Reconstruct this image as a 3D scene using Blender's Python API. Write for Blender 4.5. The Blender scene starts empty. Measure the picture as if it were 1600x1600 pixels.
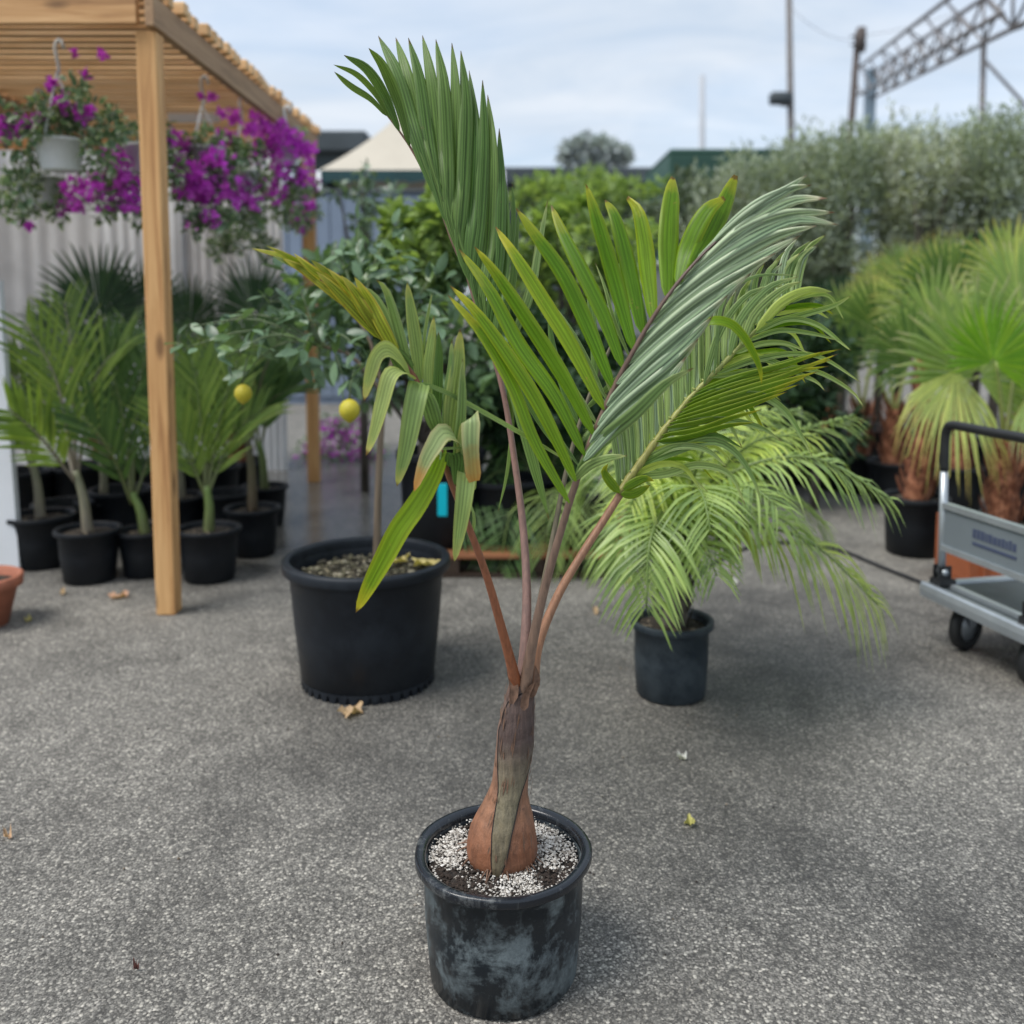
import bpy, math, random
from mathutils import Vector, Matrix
R = math.radians
sc = bpy.context.scene
COL = sc.collection

# ---------------------------------------------------------------- camera
F, PX, PY, PITCH, CAMZ = 1480.0, 800.0, 612.0, R(5.3), 1.40
cam_d = bpy.data.cameras.new('camera')
cam = bpy.data.objects.new('camera', cam_d); COL.objects.link(cam)
cam.location = (0, 0, CAMZ); cam.rotation_euler = (R(90) - PITCH, 0, 0)
cam_d.sensor_width = 36.0; cam_d.lens = 36.0 * F / 1600
cam_d.shift_y = -(800 - PY) / 1600
cam_d.clip_start = 0.05; cam_d.clip_end = 3000
cam_d.dof.use_dof = True; cam_d.dof.focus_distance = 1.95; cam_d.dof.aperture_fstop = 2.1
sc.camera = cam

# ---------------------------------------------------------------- sky, sun, exposure
SUN_EL, SUN_AZ = R(58), R(-118)      # azimuth from +Y towards +X (high over the viewer's left shoulder, behind thin cloud)
w = bpy.data.worlds.new('World'); sc.world = w; w.use_nodes = True
nt = w.node_tree; nt.nodes.clear()
out = nt.nodes.new('ShaderNodeOutputWorld'); bg = nt.nodes.new('ShaderNodeBackground')
bg.inputs['Strength'].default_value = 0.10
sky = nt.nodes.new('ShaderNodeTexSky'); sky.sky_type = 'NISHITA'; sky.sun_disc = False
sky.sun_elevation = SUN_EL; sky.sun_rotation = SUN_AZ
sky.air_density = 1.0; sky.dust_density = 0.6; sky.ozone_density = 1.5
tc = nt.nodes.new('ShaderNodeTexCoord')
sep = nt.nodes.new('ShaderNodeSeparateXYZ'); nt.links.new(tc.outputs['Generated'], sep.inputs[0])
ad = nt.nodes.new('ShaderNodeMath'); ad.operation = 'ADD'; ad.inputs[1].default_value = 0.16; nt.links.new(sep.outputs['Z'], ad.inputs[0])
dx = nt.nodes.new('ShaderNodeMath'); dx.operation = 'DIVIDE'; nt.links.new(sep.outputs['X'], dx.inputs[0]); nt.links.new(ad.outputs[0], dx.inputs[1])
dy = nt.nodes.new('ShaderNodeMath'); dy.operation = 'DIVIDE'; nt.links.new(sep.outputs['Y'], dy.inputs[0]); nt.links.new(ad.outputs[0], dy.inputs[1])
cmb = nt.nodes.new('ShaderNodeCombineXYZ'); nt.links.new(dx.outputs[0], cmb.inputs[0]); nt.links.new(dy.outputs[0], cmb.inputs[1])
mp = nt.nodes.new('ShaderNodeMapping'); mp.inputs['Location'].default_value = (3.1, 1.7, 0); mp.inputs['Scale'].default_value = (0.55, 0.9, 1)
nt.links.new(cmb.outputs[0], mp.inputs[0])
nz = nt.nodes.new('ShaderNodeTexNoise'); nz.inputs['Scale'].default_value = 1.1; nz.inputs['Detail'].default_value = 7; nz.inputs['Roughness'].default_value = 0.55
nz.inputs['Distortion'].default_value = 0.5
nt.links.new(mp.outputs[0], nz.inputs['Vector'])
rp = nt.nodes.new('ShaderNodeValToRGB'); rp.color_ramp.elements[0].position = 0.36; rp.color_ramp.elements[1].position = 0.62
rp.color_ramp.elements[0].color = (0.72, 0.72, 0.72, 1); rp.color_ramp.elements[1].color = (0.97, 0.97, 0.97, 1)
nt.links.new(nz.outputs['Fac'], rp.inputs[0])
mx = nt.nodes.new('ShaderNodeMix'); mx.data_type = 'RGBA'
nt.links.new(rp.outputs[0], mx.inputs[0]); nt.links.new(sky.outputs[0], mx.inputs[6])
nz2 = nt.nodes.new('ShaderNodeTexNoise'); nz2.inputs['Scale'].default_value = 2.3; nz2.inputs['Detail'].default_value = 8; nz2.inputs['Roughness'].default_value = 0.6; nz2.inputs['Distortion'].default_value = 0.8
nt.links.new(mp.outputs[0], nz2.inputs['Vector'])
rp2 = nt.nodes.new('ShaderNodeValToRGB'); rp2.color_ramp.elements[0].position = 0.36; rp2.color_ramp.elements[1].position = 0.66
rp2.color_ramp.elements[0].color = (0.295, 0.345, 0.41, 1); rp2.color_ramp.elements[1].color = (0.385, 0.415, 0.455, 1)
nt.links.new(nz2.outputs['Fac'], rp2.inputs[0])
sc10 = nt.nodes.new('ShaderNodeVectorMath'); sc10.operation = 'SCALE'; sc10.inputs['Scale'].default_value = 9.2; nt.links.new(rp2.outputs[0], sc10.inputs[0])
nt.links.new(sc10.outputs[0], mx.inputs[7])
nt.links.new(mx.outputs[2], bg.inputs['Color']); nt.links.new(bg.outputs[0], out.inputs[0])

sl = bpy.data.lights.new('sun', 'SUN'); sl.energy = 1.5; sl.angle = R(30); sl.color = (1.0, 0.96, 0.90)
sun = bpy.data.objects.new('sun', sl); COL.objects.link(sun)
sd = Vector((math.sin(SUN_AZ) * math.cos(SUN_EL), math.cos(SUN_AZ) * math.cos(SUN_EL), math.sin(SUN_EL)))
sun.rotation_euler = (-sd).to_track_quat('-Z', 'Y').to_euler(); sun.location = sd * 60

sc.view_settings.view_transform = 'Standard'; sc.view_settings.look = 'None'
sc.view_settings.exposure = 1.2; sc.view_settings.gamma = 1.0; sc.view_settings.use_curve_mapping = False
sc.render.engine = 'CYCLES'
sc.cycles.use_denoising = True
sc.cycles.max_bounces = 8; sc.cycles.transparent_max_bounces = 8

# ---------------------------------------------------------------- helpers
FWD = Vector((0, math.cos(PITCH), -math.sin(PITCH))); UPV = Vector((0, math.sin(PITCH), math.cos(PITCH))); EYE = Vector((0, 0, CAMZ))
def ray(px, py): return FWD + Vector((1, 0, 0)) * ((px - PX) / F) + UPV * ((PY - py) / F)
def P(px, py, Y):                       # the point of the place at distance Y seen at that spot of the photograph
    d = ray(px, py); return EYE + d * (Y / d.y)
def G(px, py, z=0.0):                   # where that line of sight meets the level z
    d = ray(px, py); return EYE + d * ((z - CAMZ) / d.z)

class MB:
    def __init__(s): s.v, s.f, s.uv, s.mi = [], [], [], []
    def add(s, vs, fs, uvs=None, mi=0):
        b = len(s.v); s.v.extend(vs)
        s.uv.extend(uvs if uvs else [(0, 0)] * len(vs))
        for f in fs: s.f.append(tuple(b + i for i in f)); s.mi.append(mi)
    def box(s, x0, x1, y0, y1, z0, z1, mi=0, bev=0.0):
        if bev <= 0:
            v = [Vector((x, y, z)) for z in (z0, z1) for y in (y0, y1) for x in (x0, x1)]
            s.add(v, [(0, 2, 3, 1), (4, 5, 7, 6), (0, 1, 5, 4), (2, 6, 7, 3), (0, 4, 6, 2), (1, 3, 7, 5)], mi=mi)
        else:
            b = bev
            rings = []
            for (z, k) in ((z0, b), (z0 + b, 0), (z1 - b, 0), (z1, b)):
                xa, xb, ya, yb = x0 + k, x1 - k, y0 + k, y1 - k
                c = b if k == 0 else b * .6
                rings.append([Vector(p) for p in ((xa + c, ya, z), (xb - c, ya, z), (xb, ya + c, z), (xb, yb - c, z), (xb - c, yb, z), (xa + c, yb, z), (xa, yb - c, z), (xa, ya + c, z))])
            s.rings(rings, closed=True, cap=True, mi=mi)
    def rings(s, rings, closed=True, cap=False, mi=0, flip=False):
        n = len(rings[0]); vs = [p for r in rings for p in r]; fs = []
        m = len(rings)
        for i in range(m - 1):
            for j in range(n if closed else n - 1):
                a, b_, c, d = i * n + j, i * n + (j + 1) % n, (i + 1) * n + (j + 1) % n, (i + 1) * n + j
                fs.append((a, d, c, b_) if flip else (a, b_, c, d))
        if cap: fs.append(tuple(range(n - 1, -1, -1))); fs.append(tuple((m - 1) * n + j for j in range(n)))
        uv = [(i / max(1, m - 1), j / n) for i in range(m) for j in range(n)]
        s.add(vs, fs, uv, mi)
    def lathe(s, prof, c, seg=40, mi=0, wob=None):
        rs = []
        for (r, z) in prof:
            ring = []
            for j in range(seg):
                a = 2 * math.pi * j / seg
                k = wob(a, z) if wob else 1.0
                ring.append(Vector((c[0] + r * k * math.cos(a), c[1] + r * k * math.sin(a), c[2] + z)))
            rs.append(ring)
        s.rings(rs, True, False, mi)
    def tube(s, pts, radii, seg=8, mi=0, cap=True, flat=1.0, u0=0., u1=1.):
        n = len(pts); rs = []; nr = None
        for i, p in enumerate(pts):
            t = (pts[min(i + 1, n - 1)] - pts[max(i - 1, 0)])
            t = t.normalized() if t.length > 1e-9 else Vector((0, 0, 1))
            if nr is None:
                nr = t.cross(Vector((0, 0, 1)) if abs(t.z) < .9 else Vector((1, 0, 0))).normalized()
            nr = (nr - t * nr.dot(t)).normalized(); bi = t.cross(nr)
            r = radii[i] if isinstance(radii, (list, tuple)) else radii
            rs.append([p + (nr * math.cos(2 * math.pi * j / seg) + bi * math.sin(2 * math.pi * j / seg) * flat) * r for j in range(seg)])
        s.rings(rs, True, cap, mi)
    def build(s, name, mats, parent=None, smooth=True, origin=None):
        me = bpy.data.meshes.new(name)
        o0 = origin if origin is not None else (world_loc(parent) if parent is not None else Vector((0, 0, 0)))
        me.from_pydata([tuple(Vector(v) - o0) for v in s.v], [], s.f)
        if not isinstance(mats, (list, tuple)): mats = [mats]
        for m in mats: me.materials.append(m)
        uvl = me.uv_layers.new(name='UVMap')
        li = [0] * len(me.loops); me.loops.foreach_get('vertex_index', li)
        flat = []
        for i in li: flat.extend(s.uv[i])
        uvl.data.foreach_set('uv', flat)
        me.polygons.foreach_set('material_index', s.mi)
        me.polygons.foreach_set('use_smooth', [smooth] * len(me.polygons))
        me.update()
        o = bpy.data.objects.new(name, me); COL.objects.link(o)
        if parent is not None: o.parent = parent
        else: o.location = o0
        return o
def world_loc(o):
    l = Vector(o.location)
    while o.parent is not None: o = o.parent; l = l + Vector(o.location)
    return l
def tag(o, label=None, cat=None, group=None, kind=None):
    if label: o['label'] = label
    if cat: o['category'] = cat
    if group: o['group'] = group
    if kind: o['kind'] = kind
    return o
def thing(name, loc, label, cat, group=None):
    o = bpy.data.objects.new(name, None); COL.objects.link(o); o.location = loc; o.empty_display_size = .1
    return tag(o, label, cat, group)
def single(o, label, cat, group=None): return tag(o, label, cat, group)
def children(o): return [c for c in bpy.data.objects if c.parent is o]
def copy_part(o, parent, loc=None, rot=None, scale=None):
    c = o.copy(); COL.objects.link(c); c.parent = parent
    if loc is not None: c.location = loc
    if rot is not None: c.rotation_euler = rot
    if scale is not None: c.scale = scale
    return c
def spline(pts, n):                     # Catmull-Rom through tuples or vectors, n+1 samples
    pts = [Vector(p) for p in pts]
    if len(pts) == 2: return [pts[0].lerp(pts[1], i / n) for i in range(n + 1)]
    q = [pts[0] * 2 - pts[1]] + pts + [pts[-1] * 2 - pts[-2]]
    seg = [(pts[i + 1] - pts[i]).length for i in range(len(pts) - 1)]; tot = sum(seg) or 1
    res = []
    for k in range(n + 1):
        d = tot * k / n; i = 0
        while i < len(seg) - 1 and d > seg[i]: d -= seg[i]; i += 1
        t = min(1, d / seg[i]) if seg[i] > 0 else 0
        a, b, c, e = q[i], q[i + 1], q[i + 2], q[i + 3]
        res.append(.5 * ((2 * b) + (c - a) * t + (2 * a - 5 * b + 4 * c - e) * t * t + (3 * b - a - 3 * c + e) * t ** 3))
    return res
def prof_leaf(t, base=.45, peak=.35, p=.75):
    if t < peak: return (base + (1 - base) * math.sin(t / peak * math.pi / 2)) * min(1, .30 + t * 12)
    return max(0.0, 1 - ((t - peak) / (1 - peak)) ** 2.0) ** p
def ribbon(mb, pts, w, nrm, fold=.22, n=6, mi=0, base=.45, peak=.35, p=.75, across=2, blunt=0.0, wave=None):
    """a pleated strip leaf: pts world points, w full width, nrm the way its face looks, fold depth of the V"""
    s_ = spline(pts, n); rows = []; uvs = []
    m = across
    for i, c in enumerate(s_):
        t = (s_[min(i + 1, n)] - s_[max(i - 1, 0)]).normalized()
        nn = nrm(i / n) if callable(nrm) else nrm
        side = t.cross(nn)
        side = side.normalized() if side.length > 1e-6 else Vector((1, 0, 0))
        n2 = side.cross(t)
        ww = w * max(blunt if i < n else blunt * .7, prof_leaf(i / n, base, peak, p)) * .5
        ww = max(ww, w * .012)
        for j in range(m + 1):
            v = j / m * 2 - 1
            d = abs(v) * fold if m == 2 else (fold * (abs(v) if m == 2 else (1 - abs(math.cos(v * math.pi * m / 4)))) if m > 2 else 0)
            off = wave(i / n, v) if wave else 0
            rows.append(c + side * (v * ww * (1 - .3 * fold)) + n2 * ((d - fold * .5) * ww + off))
            uvs.append((i / n, j / m))
    fs = []
    for i in range(n):
        for j in range(m):
            a = i * (m + 1) + j
            fs.append((a, a + 1, a + m + 2, a + m + 1))
    mb.add(rows, fs, uvs, mi)
def face_cam(p, roll, t):               # a leaf face turned to the viewer's side, then rolled round its own axis
    v = (EYE - p).normalized()
    return Matrix.Rotation(roll, 3, t) @ v

# ---------------------------------------------------------------- materials
def nd(nt, typ, **kw):
    n = nt.nodes.new(typ)
    for k, v in kw.items():
        if k.startswith('i_'):
            key = k[2:].replace('_', ' ')
            n.inputs[int(key) if key.isdigit() else key].default_value = v
        else: setattr(n, k, v)
    return n
def new_mat(name):
    m = bpy.data.materials.new(name); m.use_nodes = True
    nt = m.node_tree; b = nt.nodes['Principled BSDF']
    return m, nt, b, nt.links.new
def c4(c): return (c[0], c[1], c[2], 1)
def noise(nt, scale, detail=4, rough=.55, vec=None, dist=0):
    n = nd(nt, 'ShaderNodeTexNoise'); n.inputs['Scale'].default_value = scale; n.inputs['Detail'].default_value = detail
    n.inputs['Roughness'].default_value = rough; n.inputs['Distortion'].default_value = dist
    if vec is not None: nt.links.new(vec, n.inputs['Vector'])
    return n
def ramp(nt, fac, stops):
    r = nd(nt, 'ShaderNodeValToRGB'); e = r.color_ramp.elements
    while len(e) < len(stops): e.new(.5)
    for i, (p, c) in enumerate(stops):
        e[i].position = p; e[i].color = c4(c) if not isinstance(c, (int, float)) else (c, c, c, 1)
    nt.links.new(fac, r.inputs[0]); return r
def mixc(nt, fac, a, b, mode='MIX'):
    m = nd(nt, 'ShaderNodeMix'); m.data_type = 'RGBA'; m.blend_type = mode
    for s, x in ((0, fac), (6, a), (7, b)):
        if hasattr(x, 'links'): nt.links.new(x, m.inputs[s])
        elif s == 0: m.inputs[0].default_value = x
        else: m.inputs[s].default_value = c4(x)
    return m.outputs[2]
def math_(nt, op, a, b=None, clamp=False):
    m = nd(nt, 'ShaderNodeMath'); m.operation = op; m.use_clamp = clamp
    for i, x in enumerate((a, b)):
        if x is None: continue
        if hasattr(x, 'links'): nt.links.new(x, m.inputs[i])
        else: m.inputs[i].default_value = x
    return m.outputs[0]
def bump(nt, b, h, strength=.3, dist=.002):
    n = nd(nt, 'ShaderNodeBump'); n.inputs['Strength'].default_value = strength; n.inputs['Distance'].default_value = dist
    nt.links.new(h, n.inputs['Height']); nt.links.new(n.outputs[0], b.inputs['Normal'])
def objco(nt, scale=(1, 1, 1)):
    t = nd(nt, 'ShaderNodeTexCoord'); m = nd(nt, 'ShaderNodeMapping'); m.inputs['Scale'].default_value = scale
    nt.links.new(t.outputs['Object'], m.inputs[0]); return m.outputs[0]

def simple(name, col, rough=.5, metal=0, var=.12, scale=12, bumpy=0, spec=.5):
    m, nt, b, L = new_mat(name)
    n = noise(nt, scale, 5, .6, objco(nt))
    lo = tuple(c * (1 - var) for c in col); hi = tuple(min(1, c * (1 + var)) for c in col)
    r = ramp(nt, n.outputs['Fac'], [(.3, lo), (.7, hi)])
    L(r.outputs[0], b.inputs['Base Color']); b.inputs['Roughness'].default_value = rough; b.inputs['Metallic'].default_value = metal
    b.inputs['Specular IOR Level'].default_value = spec
    if bumpy: bump(nt, b, noise(nt, scale * 8, 4, .6, objco(nt)).outputs['Fac'], bumpy, .003)
    return m

def leaf_mat(name, base, tip=None, tip_at=.8, edge=None, rough=.42, trans=.35, stripes=0, sdepth=.25, spots=None, var=.18, island=False, spec=.4, edge_pow=3.0, tcol=None, vein=16.0, vamt=.8, burn=False):
    m, nt, b, L = new_mat(name)
    uv = nd(nt, 'ShaderNodeUVMap'); sp = nd(nt, 'ShaderNodeSeparateXYZ'); L(uv.outputs[0], sp.inputs[0])
    u, v = sp.outputs['X'], sp.outputs['Y']
    co = objco(nt)
    n1 = noise(nt, 9, 4, .6, co)
    col = mixc(nt, n1.outputs['Fac'], tuple(c * .78 for c in base), tuple(c * 1.22 for c in base))
    if stripes:
        ph = math_(nt, 'MULTIPLY', v, stripes * 2 * math.pi)
        sw = math_(nt, 'SINE', ph); sw = math_(nt, 'MULTIPLY_ADD', sw, sdepth * .5); sw.node.inputs[2].default_value = 1 - sdepth * .3
        cx = nd(nt, 'ShaderNodeCombineXYZ'); [L(sw, cx.inputs[i]) for i in range(3)]
        col = mixc(nt, 1.0, col, cx.outputs[0], 'MULTIPLY')
    cu = nd(nt, 'ShaderNodeCombineXYZ'); L(math_(nt, 'MULTIPLY', u, 3.0), cu.inputs[0]); L(math_(nt, 'MULTIPLY', v, vein), cu.inputs[1])
    L(math_(nt, 'MULTIPLY', nd(nt, 'ShaderNodeObjectInfo').outputs['Random'], 40.0), cu.inputs[2])
    vn = noise(nt, 1.0, 5, .65, cu.outputs[0])
    col = mixc(nt, 1.0, col, ramp(nt, vn.outputs['Fac'], [(.25, tuple(1 - .55 * vamt for _ in range(3))), (.5, (1, 1, 1)), (.75, (1 + .55 * vamt, 1 + .5 * vamt, 1 + .35 * vamt))]).outputs[0], 'MULTIPLY')
    if edge:
        e = math_(nt, 'ABSOLUTE', math_(nt, 'MULTIPLY_ADD', v, 2.0)); e.node.inputs[0].links[0].from_node.inputs[2].default_value = -1.0
        e = math_(nt, 'POWER', e, edge_pow); e = math_(nt, 'MULTIPLY', e, math_(nt, 'MULTIPLY_ADD', u, .9), True)
        e.node.inputs[1].links[0].from_node.inputs[2].default_value = .15
        col = mixc(nt, e, col, edge)
    if tip:
        n2 = noise(nt, 22, 3, .6, co)
        tt = math_(nt, 'ADD', u, math_(nt, 'MULTIPLY', math_(nt, 'SUBTRACT', n2.outputs['Fac'], .5), .35))
        mr = nd(nt, 'ShaderNodeMapRange'); mr.inputs[1].default_value = tip_at; mr.inputs[2].default_value = min(1.05, tip_at + .3); L(tt, mr.inputs[0])
        col = mixc(nt, mr.outputs[0], col, tip)
    if spots:
        n3 = noise(nt, 60, 3, .7, co); r3 = ramp(nt, n3.outputs['Fac'], [(.66, 0), (.75, 1)])
        col = mixc(nt, math_(nt, 'MULTIPLY', r3.outputs[0], .75), col, spots)
    if burn:
        nb = noise(nt, 35, 3, .6, co); ub = math_(nt, 'ADD', u, math_(nt, 'MULTIPLY', math_(nt, 'SUBTRACT', nb.outputs['Fac'], .5), .10))
        col = mixc(nt, ramp(nt, ub, [(.955, 0), (.985, .85)]).outputs[0], col, (.13, .055, .02))
    rnd = nd(nt, 'ShaderNodeNewGeometry').outputs['Random Per Island'] if island else nd(nt, 'ShaderNodeObjectInfo').outputs['Random']
    hs = nd(nt, 'ShaderNodeHueSaturation'); L(col, hs.inputs['Color'])
    vv = math_(nt, 'MULTIPLY_ADD', rnd, 2 * var); vv.node.inputs[2].default_value = 1 - var; L(vv, hs.inputs['Value'])
    hh = math_(nt, 'MULTIPLY_ADD', rnd, -.03); hh.node.inputs[2].default_value = .515; L(hh, hs.inputs['Hue'])
    col = hs.outputs[0]
    L(col, b.inputs['Base Color']); b.inputs['Roughness'].default_value = rough; b.inputs['Specular IOR Level'].default_value = spec
    if stripes:
        bump(nt, b, sw, .5, .0012)
    if trans > 0:
        tr = nd(nt, 'ShaderNodeBsdfTranslucent'); L(mixc(nt, 1.0, col, tcol or (1.3, 1.35, .55), 'MULTIPLY'), tr.inputs['Color'])
        ms = nd(nt, 'ShaderNodeMixShader'); ms.inputs[0].default_value = trans
        L(b.outputs[0], ms.inputs[1]); L(tr.outputs[0], ms.inputs[2]); L(ms.outputs[0], nt.nodes['Material Output'].inputs['Surface'])
    return m

def wood_mat(name, axis, a, bcol, dark, knots=True, rough=.7):
    m, nt, b, L = new_mat(name)
    s = [26, 26, 26]; s[axis] = 1.6
    oi = nd(nt, 'ShaderNodeObjectInfo')
    t = nd(nt, 'ShaderNodeTexCoord'); ad = nd(nt, 'ShaderNodeVectorMath'); ad.operation = 'ADD'
    sc_ = nd(nt, 'ShaderNodeVectorMath'); sc_.operation = 'SCALE'; cx = nd(nt, 'ShaderNodeCombineXYZ')
    [L(oi.outputs['Random'], cx.inputs[i]) for i in range(3)]
    L(cx.outputs[0], sc_.inputs[0]); sc_.inputs['Scale'].default_value = 7.0
    L(t.outputs['Object'], ad.inputs[0]); L(sc_.outputs[0], ad.inputs[1])
    mpn = nd(nt, 'ShaderNodeMapping'); mpn.inputs['Scale'].default_value = s; L(ad.outputs[0], mpn.inputs[0])
    n = noise(nt, 1.0, 6, .6, mpn.outputs[0], .8)
    r = ramp(nt, n.outputs['Fac'], [(.28, dark), (.48, a), (.72, bcol)])
    col = r.outputs[0]
    if knots:
        s2 = [9, 9, 9]; s2[axis] = 3.2
        m2 = nd(nt, 'ShaderNodeMapping'); m2.inputs['Scale'].default_value = s2; L(ad.outputs[0], m2.inputs[0])
        vo = nd(nt, 'ShaderNodeTexVoronoi'); vo.inputs['Scale'].default_value = 1.0; L(m2.outputs[0], vo.inputs['Vector'])
        k = ramp(nt, vo.outputs['Distance'], [(.10, 1), (.24, 0)])
        col = mixc(nt, math_(nt, 'MULTIPLY', k.outputs[0], .8), col, tuple(c * .45 for c in dark))
    hs = nd(nt, 'ShaderNodeHueSaturation'); L(col, hs.inputs['Color'])
    vv = math_(nt, 'MULTIPLY_ADD', oi.outputs['Random'], .3); vv.node.inputs[2].default_value = .85; L(vv, hs.inputs['Value'])
    L(hs.outputs[0], b.inputs['Base Color']); b.inputs['Roughness'].default_value = rough
    bump(nt, b, n.outputs['Fac'], .35, .002)
    return m

def asphalt_mat():
    m, nt, b, L = new_mat('asphalt')
    co = objco(nt)
    wn = noise(nt, 18, 2, .5, co)
    v1 = nd(nt, 'ShaderNodeTexVoronoi'); v1.inputs['Scale'].default_value = 128; L(co, v1.inputs['Vector']); v1.inputs['Randomness'].default_value = 1
    v2 = nd(nt, 'ShaderNodeTexVoronoi'); v2.inputs['Scale'].default_value = 250; L(co, v2.inputs['Vector'])
    sp = nd(nt, 'ShaderNodeSeparateColor'); L(v1.outputs['Color'], sp.inputs[0])
    sp2 = nd(nt, 'ShaderNodeSeparateColor'); L(v2.outputs['Color'], sp2.inputs[0])
    st = ramp(nt, sp.outputs[0], [(0, (.05, .048, .046)), (.30, (.075, .073, .070)), (.52, (.145, .142, .133)), (.74, (.27, .265, .25)), (.89, (.45, .44, .41)), (1, (.64, .62, .57))])
    st2 = ramp(nt, sp2.outputs[1], [(0, (.04, .039, .038)), (.5, (.12, .118, .112)), (.85, (.28, .275, .265)), (1, (.50, .48, .45))])
    gap = ramp(nt, v1.outputs['Distance'], [(.28, 1), (.62, 0)])
    col = mixc(nt, gap.outputs[0], mixc(nt, .75, st.outputs[0], (.05, .049, .048)), st.outputs[0])
    col = mixc(nt, .42, col, st2.outputs[0])
    big = noise(nt, .85, 5, .6, co, .4)
    wear = ramp(nt, big.outputs['Fac'], [(.34, (.86, .835, .785)), (.5, (1.2, 1.165, 1.09)), (.66, (1.42, 1.375, 1.285))])
    col = mixc(nt, 1.0, col, wear.outputs[0], 'MULTIPLY')
    mid = noise(nt, 6, 4, .6, co)
    col = mixc(nt, 1.0, col, ramp(nt, mid.outputs['Fac'], [(.3, (.86, .86, .86)), (.7, (1.12, 1.12, 1.12))]).outputs[0], 'MULTIPLY')
    # damp patch where the pots have been watered, and the wet strip between the rows
    geo = nd(nt, 'ShaderNodeTexCoord')
    def patch(cx, cy, rx, ry, lo, hi):
        mpn = nd(nt, 'ShaderNodeMapping'); mpn.vector_type = 'POINT'; mpn.inputs['Scale'].default_value = (1 / rx, 1 / ry, 0); mpn.inputs['Location'].default_value = (-cx / rx, -cy / ry, 0)
        L(geo.outputs['Object'], mpn.inputs[0])
        ln = nd(nt, 'ShaderNodeVectorMath'); ln.operation = 'LENGTH'; L(mpn.outputs[0], ln.inputs[0])
        e = math_(nt, 'ADD', ln.outputs['Value'], math_(nt, 'MULTIPLY', math_(nt, 'SUBTRACT', noise(nt, 2.2, 5, .65, co).outputs['Fac'], .5), 1.3))
        return ramp(nt, e, [(lo, 1), (hi, 0)]).outputs[0]
    damp = math_(nt, 'MAXIMUM', patch(.10, 3.0, 1.15, 1.05, .6, 1.15), patch(1.3, 4.0, 1.0, .9, .6, 1.1))
    wet = patch(-1.25, 7.0, 1.2, 2.6, .7, 1.1)
    dm = math_(nt, 'MULTIPLY', math_(nt, 'MAXIMUM', damp, math_(nt, 'MULTIPLY', wet, .6)), .62)
    col = mixc(nt, dm, col, mixc(nt, .6, col, (.02, .02, .021)))
    pit = ramp(nt, noise(nt, 38, 3, .7, co).outputs['Fac'], [(.30, 1), (.38, 0)]); col = mixc(nt, math_(nt, 'MULTIPLY', pit.outputs[0], .7), col, (.03, .029, .028))
    stn = ramp(nt, noise(nt, 1.9, 6, .68, co, 1.2).outputs['Fac'], [(.36, 1), (.47, 0)]); col = mixc(nt, math_(nt, 'MULTIPLY', stn.outputs[0], .42), col, (.04, .038, .035))
    L(col, b.inputs['Base Color'])
    rg = math_(nt, 'SUBTRACT', .78, math_(nt, 'ADD', math_(nt, 'MULTIPLY', damp, .18), math_(nt, 'MULTIPLY', wet, .56)))
    L(rg, b.inputs['Roughness']); b.inputs['Specular IOR Level'].default_value = .5
    hgt = math_(nt, 'ADD', math_(nt, 'MULTIPLY', v1.outputs['Distance'], -1.0), math_(nt, 'MULTIPLY', v2.outputs['Distance'], -.4))
    bump(nt, b, hgt, .55, .004)
    bn = [n_ for n_ in nt.nodes if n_.type == 'BUMP'][0]
    L(math_(nt, 'MULTIPLY', math_(nt, 'SUBTRACT', 1.0, math_(nt, 'MULTIPLY', wet, .9)), .55), bn.inputs['Strength'])
    return m

def plastic_mat(name, col, dust, lo=.5, hi=.72, scale=5, rough=.42, dust_amt=.8, spec=.32):
    m, nt, b, L = new_mat(name)
    co = objco(nt); n = noise(nt, scale, 9, .74, co, .25)
    f = ramp(nt, n.outputs['Fac'], [(lo, 0), (hi, 1)])
    n2 = noise(nt, scale * 14, 4, .7, co)
    fac = math_(nt, 'MULTIPLY', f.outputs[0], math_(nt, 'MULTIPLY', math_(nt, 'ADD', n2.outputs['Fac'], .35), dust_amt), True)
    ver = nd(nt, 'ShaderNodeTexNoise'); ver.inputs['Scale'].default_value = 1.0; ver.inputs['Detail'].default_value = 3
    mpn = objco(nt, (60, 60, 4)); L(mpn, ver.inputs['Vector'])
    scr = ramp(nt, ver.outputs['Fac'], [(.62, 0), (.74, .35)])
    fac = math_(nt, 'MAXIMUM', fac, scr.outputs[0])
    L(mixc(nt, fac, col, dust), b.inputs['Base Color'])
    rr = math_(nt, 'MULTIPLY_ADD', fac, .4); rr.node.inputs[2].default_value = rough; L(rr, b.inputs['Roughness'])
    b.inputs['Specular IOR Level'].default_value = spec
    bump(nt, b, n2.outputs['Fac'], .08, .002)
    return m
def soil_mat(name, a, bcol, fleck, scale=90):
    m, nt, b, L = new_mat(name)
    co = objco(nt); v = nd(nt, 'ShaderNodeTexVoronoi'); v.inputs['Scale'].default_value = scale; L(co, v.inputs['Vector'])
    sp = nd(nt, 'ShaderNodeSeparateColor'); L(v.outputs['Color'], sp.inputs[0])
    r = ramp(nt, sp.outputs[0], [(0, a), (.6, bcol), (.88, bcol), (.95, fleck)])
    L(r.outputs[0], b.inputs['Base Color']); b.inputs['Roughness'].default_value = .9
    bump(nt, b, math_(nt, 'MULTIPLY', v.outputs['Distance'], -1.0), .8, .008)
    return m

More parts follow.
